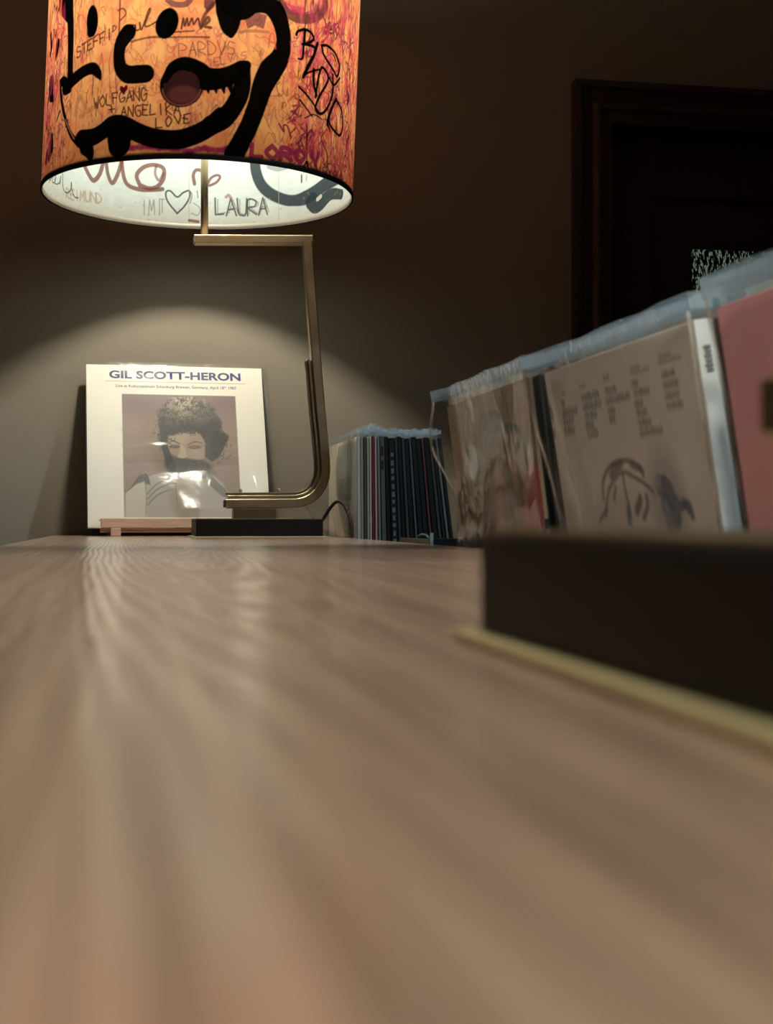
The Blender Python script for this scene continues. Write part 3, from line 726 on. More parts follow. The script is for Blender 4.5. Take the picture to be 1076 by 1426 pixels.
ci.line(Ai([(925, 1270), (975, 1278)]), 16 * zf, (.25, .11, .07), .9)
for i in range(160):
    u, v = R_.uniform(-.7, .7), R_.uniform(0, .05); ci.ell(u, v, R_.uniform(.0006, .003), R_.uniform(.0006, .002), (.42, .26, .16), R_.uniform(.2, .6), .5)

def shell(name, R, canvas, sign, off, mat, parent, dense, z0=0.0):
    """cylinder whose dense half carries the painting; sign +1: u measured from the -Y side, -1: from the +Y side"""
    th = []
    a = -math.pi
    while a < math.pi - 1e-6:
        th.append(a); a += dense if abs(a) < 1.75 else dense * 7
    th = np.array(th); vs = np.concatenate([np.arange(z0, .235, .00082), np.linspace(.24, SH, 30)])
    TH_, VV = np.meshgrid(th, vs)
    X = SXC + SK * VV + R * np.sin(TH_); Y = (-R if sign > 0 else R) * np.cos(TH_); Z = SZ + VV
    V = np.stack([X, Y, Z], -1).reshape(-1, 3); nt, nv = len(th), len(vs)
    i = np.arange(nt); j = np.arange(nv - 1)[:, None]
    F = np.stack([j * nt + i, j * nt + (i + 1) % nt, (j + 1) * nt + (i + 1) % nt, (j + 1) * nt + i], -1).reshape(-1, 4)
    me = bpy.data.meshes.new(name)
    me.vertices.add(len(V)); me.vertices.foreach_set('co', V.astype(np.float32).ravel())
    me.loops.add(F.size); me.loops.foreach_set('vertex_index', F.ravel().astype(np.int32))
    me.polygons.add(len(F)); me.polygons.foreach_set('loop_start', np.arange(0, F.size, 4, dtype=np.int32))
    me.update(calc_edges=True)
    me.polygons.foreach_set('use_smooth', [True] * len(me.polygons))
    at = me.attributes.new('ink', 'FLOAT_COLOR', 'POINT')
    col = np.ones((len(V), 4), np.float32); col[:, :3] = np.clip(canvas.sample(TH_.ravel() * SR, VV.ravel()), 0, 1)
    at.data.foreach_set('color', col.ravel())
    me.materials.append(mat)
    return link(bpy.data.objects.new(name, me), parent)
shade = shell('lamp_shade', SR, cv, 1, 0, M['shade_paper'], lamp, .0036)
shell('liner', SR - .0016, ci, -1, 0, M['shade_liner'], shade, .0036)
V, F = [], []
prof = [(SR + .0012, .0055), (SR + .0012, -.0012), (SR - .0012, -.0012)]
for r, z in prof:
    for k in range(160):
        a = 2 * math.pi * k / 160; V.append((SXC + SK * z + r * math.cos(a), r * math.sin(a), SZ + z))
for i in range(2):
    for k in range(160): F.append((i * 160 + k, i * 160 + (k + 1) % 160, (i + 1) * 160 + (k + 1) % 160, (i + 1) * 160 + k))
mesh_obj('rim_tape', V, F, M['trim_black'], shade, True)
V, F = [], []
for (r, z) in ((SR - .0018, .0005), (SR - .0030, .003), (SR - .0030, .006), (SR - .0018, .0085)):
    for k in range(160):
        a = 2 * math.pi * k / 160; V.append((SXC + SK * z + r * math.cos(a), r * math.sin(a), SZ + z))
for i in range(3):
    for k in range(160): F.append((i * 160 + k, i * 160 + (k + 1) % 160, (i + 1) * 160 + (k + 1) % 160, (i + 1) * 160 + k))
mesh_obj('rim_wire', V, F, flat('rim_wire_white', (84, 79, 70)), shade, True)

# cloth-covered cord: out of the base, over the counter edge, behind the counter
cp = catmull([(.0975, -.03, .022), (.106, -.034, .032), (.114, -.045, .047), (.122, -.06, .056), (.130, -.075, .052), (.1365, -.088, .034), (.1395, -.095, .012), (.1398, -.098, -.03), (.1398, -.098, -.13)], 6)
V, F = tube(cp, .0027, 10); cordo = mesh_obj('cord', V, F, M['cord'], lamp, True)
for ph in (0, math.pi):                        # twisted strands
    tw = []
    P = [Vector(p) for p in cp[22:]]
    P = [P[i].lerp(P[i + 1], t) for i in range(len(P) - 1) for t in (0, .34, .67)]
    for i, p in enumerate(P):
        t = (P[min(i + 1, len(P) - 1)] - P[max(i - 1, 0)]).normalized(); n1 = t.orthogonal().normalized(); n2 = t.cross(n1)
        an = ph + i * .55; tw.append(p + (n1 * math.cos(an) + n2 * math.sin(an)) * .0017)
    V, F = tube(tw, .0015, 8); mesh_obj('cord_strand', V, F, flat('cord_brown', (70, 42, 38)), cordo, True)

lamp2 = dup(lamp, (.1565, .2085, 0), (0, 0, -math.pi / 2), 'brass cantilever lamp standing nearest, only its thick dark base with brass edge fully in view')
for ch in lamp2.children:                      # this one carries its bar further along the base
    if ch.name.split('.')[0] in ('bulb', 'socket'): ch.location.z -= .075
    if ch.name.split('.')[0] not in ('foot_plate', 'base_block', 'base_cover'):
        if not ch.name.startswith('pedestal'): ch.location.x -= .047
    elif ch.name.startswith('base_block'): ch.scale.z = .818
    elif ch.name.startswith('base_cover'): ch.location.z -= .0048

for ch in list(lamp2.children):                # its cord lies across the counter and drops behind it
    if ch.name.startswith('cord'):
        for c2 in list(ch.children): bpy.data.objects.remove(c2)
        bpy.data.objects.remove(ch)
V, F = tube(catmull([(.0972, .03, .012), (.106, .05, .0075), (.110, .08, .003), (.112, .13, .0027), (.112, .166, .0028), (.112, .1785, .0005), (.112, .1802, -.02), (.112, .1802, -.13)], 6), .0027, 10)
mesh_obj('cord', V, F, M['cord'], lamp2, True)

# ------------------------------------------------------------------ record sleeves
def print_sheet(name, canvas, w_, h_, nx, ny, parent, mat=None, place=None):
    """flat printed sheet, w_ by h_, raster colours on its grid; place maps (s, t) in 0..1 (t up) to local coordinates"""
    S, T = np.meshgrid(np.linspace(0, 1, nx), np.linspace(0, 1, ny))
    pts = np.array([place(a, b) for a, b in zip(S.ravel(), T.ravel())], np.float32)
    i = np.arange(nx - 1); j = np.arange(ny - 1)[:, None]
    F = np.stack([j * nx + i, j * nx + i + 1, (j + 1) * nx + i + 1, (j + 1) * nx + i], -1).reshape(-1, 4)
    me = bpy.data.meshes.new(name)
    me.vertices.add(len(pts)); me.vertices.foreach_set('co', pts.ravel())
    me.loops.add(F.size); me.loops.foreach_set('vertex_index', F.ravel().astype(np.int32))
    me.polygons.add(len(F)); me.polygons.foreach_set('loop_start', np.arange(0, F.size, 4, dtype=np.int32)); me.update(calc_edges=True)
    at = me.attributes.new('ink', 'FLOAT_COLOR', 'POINT')
    col = np.ones((len(pts), 4), np.float32); col[:, :3] = np.clip(canvas.sample(S.ravel() * w_, T.ravel() * h_), 0, 1)
    at.data.foreach_set('color', col.ravel()); me.materials.append(mat or M['print'])
    return link(bpy.data.objects.new(name, me), parent)
def sleeve_mesh(L, Hs, t, n, gapf, gapb, top_gap=0.0):
    """open-topped clear sleeve: front sheet at -x, back sheet at +x, joined at both ends and the bottom.
    local frame: x thickness (front = -x), y from the near end (0) to the far end (L), z up"""
    ny, nz = n; V = []; F = []
    for side, gf in ((-1, gapf), (1, gapb)):
        for j in range(nz):
            for i in range(ny):
                s, q = i / (ny - 1), j / (nz - 1)
                V.append((side * t / 2 + side * gf(s, q), -.003 + s * L, q * Hs))
    off = ny * nz
    for o_ in (0, off):
        for j in range(nz - 1):
            for i in range(ny - 1):
                a = o_ + j * ny + i; F.append((a, a + 1, a + ny + 1, a + ny))
    for j in range(nz - 1):
        for i in (0, ny - 1):
            a = j * ny + i; F.append((a, a + off, a + ny + off, a + ny))
    for i in range(ny - 1): F.append((i, i + 1, i + 1 + off, i + off))
    return V, F
JL = 0.315
def record(name, label, loc, lean, t, mats, group=None, cover=None, sleeve='sleeve', gapf=None, gapb=None, n=(3, 3), zrot=0.0, sh=.322, slen=.325, lip=.012, lipd=0.0, lipg=.0012, edge_print=None, spine_open=False, cat='record'):
    """record in its printed jacket and clear sleeve; the root sits at the near lower corner"""
    r = thing(name, label, cat, loc, (0, -math.radians(lean), math.radians(zrot)), group)
    bm = bmesh.new(); bx(bm, -t / 2, t / 2, 0, JL, 0.001, JL, min(.0006, t * .2), 1)
    j = bm_obj('jacket', bm, list(mats), r)
    if len(mats) > 1:
        for p in j.data.polygons: p.material_index = 1 if p.normal.y < -.5 else 0
    g0 = lambda s, q: .0004
    V, F = sleeve_mesh(slen, sh, t, n, gapf or g0, gapb or g0)
    sl = mesh_obj('plastic_sleeve', V, F, M[sleeve], r, True)
    # the loose upper lip standing above the jacket, its blue tint painting in cool reflections
    V = []; F = []; k = 9
    for side in (-1, 1):
        for i in range(k):
            s = i / (k - 1); wv = lipd * math.sin(i * 2.1 + side + loc[1] * 50 + loc[0] * 900)
            gg = (gapf or g0)(s, 1) if side < 0 else (gapb or g0)(s, 1)
            for z in (sh - .001, sh + lip + wv):
                V.append((side * (t / 2 + gg + (lipg if z > sh else 0)), -.003 + s * slen, z))
    for o_ in (0, 2 * k):
        for i in range(k - 1):
            a = o_ + 2 * i; F.append((a, a + 2, a + 3, a + 1))
    F += [(0, 1, 2 * k + 1, 2 * k), (2 * k - 2, 2 * k - 1, 4 * k - 1, 4 * k - 2)]
    mesh_obj('sleeve_lip', V, F, M['sleeve_lip'], r, False)
    return r

# --- the record on show, on a small easel
PSI = math.radians(3.04); LEAN = math.radians(22.0)
RP = Vector((.0876, 2.452, .0141))
Rm = Matrix.Translation(RP) @ Matrix.Rotation(PSI, 4, 'Z') @ Matrix.Rotation(-LEAN, 4, 'X')
show = thing('record', 'white live album in clear sleeve, portrait of a curly-haired man, propped on the easel', 'record')
show.matrix_world = Rm
HW = .1575
box('jacket', -HW, HW, .0006, .0042, 0, JL, flat('jacket_white', (236, 228, 214)), show, .0008)
# printed front: paper white with the photograph
cp_ = Canvas(0, 1, 0, 1, 1 / 520, lin((229, 221, 207)))
cp_.noise(.3, .02, seed=41)
W8, H8 = 1000.0, 1055.0
px0, px1, pt, pb = .197, .838, .185, .935
def P8(x, y): return (px0 + (x - 52) / W8 * (px1 - px0), 1 - (pt + (y - 18) / H8 * (pb - pt)))
def L8(pts, wd, col, al=1, soft=None, k=6): cp_.line([P8(*p) for p in pts], np.atleast_1d(wd) / W8 * (px1 - px0), col, al, soft=(soft or 4) / W8 * .641, k=k)
def E8(x, y, rx, ry, col, al=1, soft=.3, ang=0): 
    q = P8(x, y); cp_.ell(q[0], q[1], rx / W8 * .641, ry / W8 * .641, col, al, soft, -ang)
def G8(pts, col, al=1, soft=6): cp_.poly([P8(*p) for p in pts], col, al, soft / W8 * .641)
sky = [(18, (118, 96, 92)), (180, (128, 105, 98)), (420, (146, 126, 112)), (640, (138, 118, 108)), (800, (150, 132, 120)), (1075, (160, 148, 136))]
wn = cp_.win(px0, px1, 1 - pb, 1 - pt); sl, Xs, Ys = wn
yy = 18 + ((1 - Ys[:, 0]) - pt) / (pb - pt) * H8
skyc = np.stack([np.interp(yy, [s[0] for s in sky], [lin(s[1])[k] for s in sky]) for k in range(3)], -1)
cp_.a[sl] = skyc[:, None, :] * (1 + .10 * np.sin(yy / 37 + 2 * np.sin(yy / 90))[:, None, None] * .6)
for (y, h_, c_) in ((330, 50, (150, 128, 116)), (470, 40, (170, 150, 134)), (560, 30, (120, 104, 98)), (640, 34, (165, 148, 134)), (400, 20, (120, 100, 94))):
    L8([(60, y), (400, y - 10), (800, y + 14), (1040, y)], h_, lin(c_), .3, 30)
L8([(90, 350), (150, 300), (215, 265)], 6, lin((165, 145, 132)), .6)
DK, MD = lin((58, 56, 56)), lin((92, 84, 80))
# shirt, shoulder and raised hands
G8([(66, 880), (120, 810), (200, 775), (300, 720), (430, 700), (560, 690), (700, 680), (800, 700), (900, 790), (960, 900), (985, 1072), (66, 1072)], lin((168, 158, 146)))
G8([(70, 870), (130, 800), (190, 720), (240, 712), (262, 760), (270, 800), (180, 790), (120, 830)], lin((105, 98, 92)), .9)
L8([(240, 712), (262, 750), (272, 800)], 8, DK, .8); L8([(160, 760), (210, 740), (260, 780)], 6, DK, .6)
G8([(66, 880), (160, 800), (225, 780), (240, 860), (232, 1072), (66, 1072)], lin((188, 178, 160)))
L8([(232, 800), (240, 900), (230, 1060)], 8, lin((120, 110, 102)), .6)
for dy in (0, 45, 95): L8([(250, 880 + dy), (330, 800 + dy), (430, 755 + dy), (500, 745 + dy)], [10, 14, 10, 6], lin((110, 103, 98)), .7, 8)
G8([(730, 720), (820, 740), (920, 840), (965, 920), (900, 900), (800, 810)], lin((110, 105, 102)), .8, 12)
L8([(500, 740), (496, 850), (510, 1000)], 8, lin((120, 112, 106)), .6)
# head: face bowed to the lower left, beard, mass of curls
E8(590, 470, 190, 225, lin((150, 126, 110)), 1, .12, .12)
E8(520, 390, 95, 90, lin((168, 144, 124)), .7, .6)
G8([(700, 300), (900, 330), (960, 420), (880, 560), (820, 600), (760, 560), (770, 430)], lin((70, 66, 64)), .95, 10)
E8(620, 640, 200, 70, lin((78, 74, 72)), .95, .3, .05); E8(470, 620, 70, 80, lin((80, 74, 72)), .9, .4)
E8(640, 700, 190, 60, lin((100, 96, 92)), .8, .4)
G8([(370, 300), (440, 330), (432, 470), (480, 590), (430, 640), (395, 520), (380, 420)], lin((64, 60, 58)), .95, 10)
L8([(445, 435), (490, 425), (545, 450)], [6, 14, 10], DK, .85); L8([(610, 455), (680, 430), (745, 440)], [8, 14, 6], DK, .7)
E8(500, 472, 46, 20, lin((86, 72, 66)), .8, .5); E8(670, 475, 60, 20, lin((96, 82, 76)), .7, .5)
L8([(455, 470), (500, 482), (545, 475)], 7, DK, .8); L8([(620, 480), (670, 488), (720, 470)], 7, DK, .7)
G8([(548, 450), (580, 480), (600, 560), (570, 580), (520, 560), (545, 510)], lin((176, 152, 132)), .8, 10)
L8([(510, 565), (545, 585), (600, 570)], 8, DK, .7); L8([(480, 590), (560, 580), (650, 600), (760, 585)], [10, 18, 18, 10], DK, .5, 10)
E8(690, 540, 60, 45, lin((160, 138, 122)), .6, .6)
E8(620, 190, 250, 150, lin((72, 62, 58)), 1, .12, .08); E8(470, 270, 110, 120, lin((66, 58, 55)), 1, .2); E8(800, 270, 120, 120, lin((70, 64, 62)), 1, .2); E8(880, 390, 95, 60, lin((66, 62, 60)), 1, .3)
G8([(470, 300), (560, 350), (700, 330), (760, 400), (800, 300), (700, 220), (500, 240)], lin((62, 56, 54)), .9, 12)
hr = random.Random(5)
for i in range(900):                            # curls: little open rings, pale where the sun catches the crown
    ang = hr.uniform(0, 2 * math.pi); rr = hr.random() ** .6
    if hr.random() < .8: x, y = 620 + 265 * rr * math.cos(ang), 195 + 165 * rr * math.sin(ang)
    else: x, y = hr.choice([(420, 330), (850, 370), (900, 420), (400, 400), (860, 500)]); x += hr.gauss(0, 40); y += hr.gauss(0, 55)
    litf = max(0, min(1, (300 - y) / 230)) * max(.25, 1 - abs(x - 590) / 420)
    hv = litf * hr.uniform(.4, 1.1); c_ = lin(tuple(min(255, int(k0 + (k1 - k0) * hv)) for k0, k1 in ((70, 240), (62, 212), (58, 176))))
    if hr.random() < .35: c_ = lin((46, 42, 41))
    r_ = hr.uniform(9, 19); a0 = hr.uniform(0, 6.28); sp_ = hr.uniform(2.2, 4.6)
    L8([(x + r_ * math.cos(a0 + sp_ * k / 4), y + r_ * math.sin(a0 + sp_ * k / 4)) for k in range(5)], hr.uniform(4, 7), c_, .85, 4, k=3)
for i in range(120):
    x, y = hr.uniform(430, 800), hr.gauss(650, 28); L8([(x, y), (x + hr.uniform(-12, 12), y + hr.uniform(15, 40))], 4, hr.choice([DK, MD, lin((130, 120, 112))]), .5, k=2)
cp_.rect(.06, .13, 1 - .957, 1 - .955, lin((90, 84, 80)), .9)
print_sheet('cover_print', cp_, 1, 1, 430, 430, show, None, lambda s, t: (-HW + s * 2 * HW, 0.0, t * JL))
def text_mesh(name, body, x0, x1, z0, h, mat, parent, bold=0.0, y=-.0003, xf=None):
    """flat lettering fitted into x0..x1, cap height h, as a mesh on the cover plane (local x, z)"""
    cu = bpy.data.curves.new(name, 'FONT'); cu.body = body; cu.size = 1.0; cu.offset = bold; cu.resolution_u = 3; cu.fill_mode = 'FRONT' if hasattr(cu, 'fill_mode') else cu.fill_mode
    o = bpy.data.objects.new(name + '_curve', cu); C.objects.link(o); bpy.context.view_layer.update()
    me = bpy.data.meshes.new_from_object(o.evaluated_get(bpy.context.evaluated_depsgraph_get()))
    bpy.data.objects.remove(o); bpy.data.curves.remove(cu)
    co = np.empty(len(me.vertices) * 3, np.float32); me.vertices.foreach_get('co', co); co = co.reshape(-1, 3)
    mn, mx = co.min(0), co.max(0)
    capz = .73 if h > 0 else 1
    q = np.zeros_like(co); q[:, 0] = x0 + (co[:, 0] - mn[0]) / (mx[0] - mn[0]) * (x1 - x0); q[:, 1] = y; q[:, 2] = z0 + co[:, 1] / capz * h
    if xf: q = np.array([xf(*v) for v in q], np.float32)
    me.vertices.foreach_set('co', q.ravel()); me.materials.clear(); me.materials.append(mat); me.name = name; me.update()
    return link(bpy.data.objects.new(name, me), parent)
CX = lambda u: -HW + u * 2 * HW
text_mesh('title_lettering', 'GIL SCOTT-HERON', CX(.126), CX(.876), JL * (1 - .083), JL * .049, flat('ink_navy', (32, 34, 100), .5, .02), show, .035)
text_mesh('subtitle_lettering', 'Live at Kulturzentrum Schauburg Bremen, Germany, April 18   1983', CX(.162), CX(.846), JL * (1 - .141), JL * .0185, flat('ink_slate', (74, 82, 108), .5, .02), show, .012)
text_mesh('superscript_lettering', 'th', CX(.776), CX(.789), JL * (1 - .131), JL * .009, M['ink_slate'], show, .01)
box('title_rule', CX(.104), CX(.902), -.0003, 0, JL * (1 - .1045), JL * (1 - .1025), flat('ink_red', (190, 96, 84), .5, .02), show)
def bulge(x, q):                                # slack sleeve: bellies out low down, stands off a little at its mouth
    ss = lambda a, b, v: (lambda t: t * t * (3 - 2 * t))(min(1, max(0, (v - a) / (b - a))))
    wv = ss(.30, .50, x) * (1 - ss(.72, .84, x)) + .8 * ss(.86, .91, x) * (1 - ss(.95, .99, x))
    bel = .0225 * max(0, (.345 - q) / .27) if q > .075 else .0225 * max(.15, (q - .035) / .04)
    return .0012 + wv * bel + .006 * max(0, (q - .55) / .45) + (.0006 + .0012 * (q < .5)) * math.sin(17 * x + 9 * q) * math.sin(13 * q - 5 * x)
V, F = [], []
nx_, nz_ = 90, 90
for j in range(nz_):
    for i in range(nx_):
        s, q = i / (nx_ - 1), j / (nz_ - 1); x = -HW - .002 + s * (2 * HW + .013)
        V.append((x, -max(.0006, bulge(s, q)) * min(1, 8 * min(s, 1 - s) + .1) + (.006 * max(0, (s - .965) / .035)), -.001 + q * (JL + .004)))
for j in range(nz_ - 1):
    for i in range(nx_ - 1): a = j * nx_ + i; F.append((a, a + 1, a + nx_ + 1, a + nx_))
mesh_obj('plastic_sleeve', V, F, M['sleeve_show'], show, True)
V = [(-HW - .002, .001, -.001), (HW + .011, .006, -.001), (HW + .011, .006, JL + .004), (-HW - .002, .001, JL + .004)]
V += [(v[0], v[1] + .001, v[2]) for v in V]
mesh_obj('sleeve_back', V, [(0, 1, 2, 3), (4, 7, 6, 5), (1, 5, 6, 2)], M['sleeve'], show)

ez = thing('easel', 'small raw pine display easel with a front ledge holding the white album', 'easel')
ez.matrix_world = Matrix.Translation((RP.x, RP.y, 0)) @ Matrix.Rotation(PSI, 4, 'Z')
box('ledge', -.137, .192, -.028, -.016, .0145, .0305, M['light_wood'], ez, .0012)
box('ledge_shelf', -.137, .192, -.016, .012, .0060, .0132, M['light_wood'], ez, .001)
for x in (-.112, .150):
    box('foot', x - .0085, x + .0085, -.026, .075, 0, .0060 if x > 1 else .0145, M['light_wood'], ez, .001) if False else None
    box('foot', x - .0085, x + .0085, -.028, -.0165, 0, .0145, M['light_wood'], ez, .001)
    bm = bmesh.new(); bx(bm, x - .0085, x + .0085, -.0165, .100, 0, .006, .0008); bm_obj('foot_runner', bm, M['light_wood'], ez)
for x in (-.06, .06):
    V, F = strip_bar([(0.021, .006), (.021 + .16 * math.sin(LEAN), .006 + .16 * math.cos(LEAN))], .009, .016, .001)
    o = mesh_obj('back_support', [(x + v[1], v[0] , v[2]) for v in V], F, M['light_wood'], ez)

# --- stack beside lamp: spines towards the viewer
SPINES = [  # colour, thickness, label, lip
 ((205, 208, 198), .0046, 'white-spined record, first of the far row, its pale grey and cream cover facing left', 0),
 ((170, 164, 150), .0042, 'light grey-beige spine second from the left in the far row', 0),
 ((84, 76, 68), .0044, 'dark taupe spine third from the left in the far row', 0),
 ((190, 184, 168), .0034, 'thin cream spine just left of the white one in the far row', .004),
 ((216, 208, 198), .0030, 'thin bright white spine beside the dark red one in the far row', .006),
 ((128, 40, 50), .0036, 'dark red spine near the left of the far row', .012),
 ((214, 178, 178), .0034, 'pale pink spine in the tallest clear sleeve of the far row', .016),
 ((128, 142, 144), .0036, 'blue-grey spine right of the pale pink one in the far row', 0),
 ((98, 98, 88), .0066, 'wide olive-grey spine with dark marks near its top', .002),
 ((14, 14, 15), .0056, 'black spine between the olive-grey one and the lettered one', 0),
 ((18, 18, 20), .0092, 'thick black spine with pale vertical lettering in the far row', .004),
 ((52, 64, 70), .0040, 'dark slate spine right of the lettered black one', .002),
 ((20, 22, 24), .0052, 'black spine right of the dark slate one', 0),
 ((62, 74, 76), .0042, 'grey-teal spine in the middle of the far row', .003),
 ((13, 13, 14), .0060, 'black spine between the grey-teal and the pale slate spines', 0),
 ((88, 98, 100), .0034, 'pale slate spine in the middle right of the far row', .003),
 ((18, 28, 36), .0070, 'blue-black spine right of the pale slate one', 0),
 ((12, 13, 15), .0072, 'wide black spine just left of the maroon one', .002),
 ((108, 58, 64), .0034, 'thin maroon spine towards the right of the far row', .005),
 ((12, 12, 14), .0076, 'wide black spine just right of the maroon one', .001),
 ((72, 70, 68), .0044, 'mid grey spine near the right of the far row', .004),
 ((46, 46, 50), .0042, 'charcoal spine near the right end of the far row', .001),
 ((104, 116, 118), .0040, 'light blue-grey spine, last but one at the right of the far row', .003),
 ((30, 34, 40), .0050, 'dark spine at the right end of the far row, by the big brown cover', 0)]
x = .3475; NSP = len(SPINES)
cream = Canvas(0, 1, 0, 1, 1 / 150, lin((226, 214, 192)))   # cover of the first record: cream ground, grey figure
cream.poly([(.0, .98), (.62, .98), (.72, .86), (.70, .72), (.55, .60), (.42, .50), (.30, .42), (.22, .50), (.10, .46), (0, .40)], lin((142, 146, 142)))
cream.rect(.18, .62, .70, .80, lin((92, 94, 92)), .9)
cream.poly([(.10, .60), (.30, .62), (.32, .48), (.22, .36), (.12, .48)], lin((110, 112, 110)), .9)
cream.poly([(0, .30), (.12, .32), (.16, .1), (.10, 0), (0, 0)], lin((112, 106, 98)), .9)
cream.rect(.45, .55, 0, .32, lin((120, 100, 80)), .8); cream.rect(.30, .62, 0, .14, lin((96, 88, 78)), .8); cream.rect(.84, .88, 0, .42, lin((84, 92, 130)), .8)
for i, (c_, t, lb, hp) in enumerate(SPINES):
    lean = -1.0 + 0.0 * i + (7.2 + 1.0) * (i / (NSP - 1)) ** 1.2
    lean = max(.4, lean)
    top = x + t / 2                              # keep the tops evenly packed, the feet fan out
    bxx = top + .318 * math.sin(math.radians(lean))
    nm = flat('spine_%s' % i, c_ if max(c_) > 60 else tuple(v * .6 for v in c_), .5, .18)
    first = i == 0
    gf = (lambda s, q: .0008 + (.045 * max(0, (s - .25) / .75) ** 2.2 * math.sin(min(1, max(0, (q - .5) / .42)) * math.pi) ** 1 if q > .5 else .0008) + .0012 * math.sin(11 * s + 5 * q)) if first else None
    r = record('record', lb, (bxx, 2.147 + (.0007 * math.sin(i * 2.3)), BINZ + .012 + .0015 * math.sin(i * 1.7)), lean, t,
               (nm,) if not first else (flat('jacket_cream', (226, 214, 192)), nm), 'records in the far row',
               sleeve='sleeve_crinkle' if first else 'sleeve', gapf=gf, n=(26, 26) if first else (3, 3), lip=.0045 + hp * .6 + .002 * math.sin(i * 4.1), lipd=.0028, lipg=.0006)
    if first:
        print_sheet('cover_print', cream, 1, 1, 130, 130, r, None, lambda s, q: (-t / 2 - .0003, s * JL, q * JL))
    if i == 10:
        for k in range(15):
            z = .292 - k * .0122; wv = .0022 + .0006 * math.sin(k * 3.1)
            box('letter', -wv, wv, -.0005, 0, z - .0080 if k % 3 else z - .0062, z, flat('ink_pale', (112, 116, 118)), r)
    if i == 8:
        for k in range(2): box('spine_mark', -.0018, .0018, -.0005, 0, .262 + k * .022, .277 + k * .022, flat('ink_dark', (34, 34, 32)), r)
    x += t + .0007

FACES = {'brown': (.343, 1.186, 7.0, .004), 'grey': (.3415, .815, 8.8, .012), 'pink': (.336, .452, 9.0, .004)}   # top x, near y, lean, thickness
def face_st(which, px, py):
    """where a sight line meets a front cover, in cover units (s from the near edge, t up)"""
    tx, ny_, lean, t = FACES[which]; L = math.radians(lean)
    P0 = np.array([tx + .318 * math.sin(L) + t / 2 - t / 2 * math.cos(L), ny_, BINZ + .010 - t / 2 * math.sin(L)])
    nrm_ = np.array([-math.cos(L), 0, -math.sin(L)]); r = ray(px, py); o = np.array([0, 0, CAMZ])
    k = nrm_ @ (P0 - o) / (nrm_ @ r); q = o + k * r - P0
    return q[1] / JL, (q @ np.array([-math.sin(L), 0, math.cos(L)])) / JL
# --- the three front covers of the nearer rows
def cover_canvas(col, res=1 / 240): return Canvas(0, 1, 0, 1, res, lin(col))
def on_face(r, t, cvs, n=150):                  # s: 0 = near end; t up
    return print_sheet('cover_print', cvs, 1, 1, n, n, r, None, lambda s, q: (-t / 2 - .0003, s * JL, .001 + q * (JL - .002)))
# brown painted cover (s runs from the near edge, so the picture's left is s = 1)
bc = cover_canvas((188, 156, 116))
bc.noise((.3, .25), .5, lin((156, 140, 112)), 51); bc.noise((.12, .3), .4, lin((206, 150, 108)), 52); bc.noise((.05, .2), .3, lin((176, 136, 116)), 53)
def bz(pts): return [face_st('brown', 580 + x / 4.755, 480 + y / 4.755) for x, y in pts]
for k in range(14): bc.poly(bz([(690 + 6 * k, 1200), (715 + 4 * k, 900 - 10 * k), (740, 720 + 10 * k), (840, 740 + 10 * k), (840, 1200)]), lin((232, 60, 64)), .11)
bc.poly(bz([(240, 390), (560, 300), (640, 420), (600, 640), (330, 700), (230, 560)]), lin((150, 136, 110)), .5)
bc.poly(bz([(430, 470), (500, 430), (560, 450), (575, 560), (500, 580), (440, 560)]), lin((104, 92, 80)), .8)
bc.line(bz([(580, 560), (640, 538), (685, 580), (680, 640), (660, 690)]), .026, lin((78, 78, 68)), .9)
bc.line(bz([(330, 700), (400, 780), (385, 870), (405, 945)]), [.02, .07, .08, .05], lin((92, 76, 68)), .85)
bc.line(bz([(395, 950), (430, 945)]), .02, lin((230, 214, 180)), .8)
bc.line(bz([(555, 790), (600, 850), (635, 930), (630, 1050)]), [.05, .08, .07, .06], lin((88, 76, 70)), .85)
bc.line(bz([(615, 700), (635, 800), (660, 900)]), [.05, .06, .07], lin((226, 198, 164)), .8)
bc.line(bz([(375, 640), (390, 720)]), [.03, .04], lin((222, 206, 176)), .7)
for x0_, c__ in ((220, (150, 120, 104)), (300, (206, 170, 128)), (360, (214, 170, 100)), (450, (150, 118, 112)), (530, (214, 160, 140))): bc.line(bz([(x0_, 860), (x0_ + 20, 1000), (x0_ + 40, 1200)]), .06, lin(c__), .55, soft=.04)
# grey back cover: track list in columns, ink drawing of a bowed long-haired head below
gc = cover_canvas((240, 240, 238))
gc.noise((.4, .4), .04, seed=61)
rr_ = random.Random(9)
def gp(pts): return [face_st('grey', 720 + x / 3.0225, 420 + y / 3.0225) for x, y in pts]
def gword(x, y, w_, c_=(84, 80, 78), h_=26):
    n = max(2, int(w_ / 10)); (sa, ta), (sb, tb_) = gp([(x - w_ / 2, y), (x + w_ / 2, y)]); ht = abs(gp([(x, y - h_ / 2)])[0][1] - gp([(x, y + h_ / 2)])[0][1]); tm = (ta + tb_) / 2
    for k in range(n):
        q = sa + (sb - sa) * (k + .5) / n
        gc.line([(q, tm - ht / 2), (q + rr_.uniform(-.004, .004), tm + ht / 2)], abs(sb - sa) / n * .5, lin(c_), .85, raw=True)
    gc.line([(sa, tm + rr_.choice([-.3, 0, .3]) * ht), (sb, tm)], ht * .25, lin(c_), .7, raw=True)
RD = (140, 84, 76)
for x, y, w_ in ((128, 452, 40), (132, 484, 48), (126, 520, 20), (142, 555, 40), (193, 425, 14), (222, 458, 66), (217, 497, 44), (308, 392, 78), (315, 432, 80), (311, 475, 52), (306, 517, 38),
    (393, 368, 52), (425, 402, 106), (398, 455, 32), (402, 493, 28), (495, 340, 32), (524, 375, 68), (512, 425, 36), (525, 463, 44), (538, 505, 54), (565, 542, 98), (637, 297, 60), (647, 342, 66), (653, 387, 62), (665, 432, 70)):
    gword(x, y, w_)
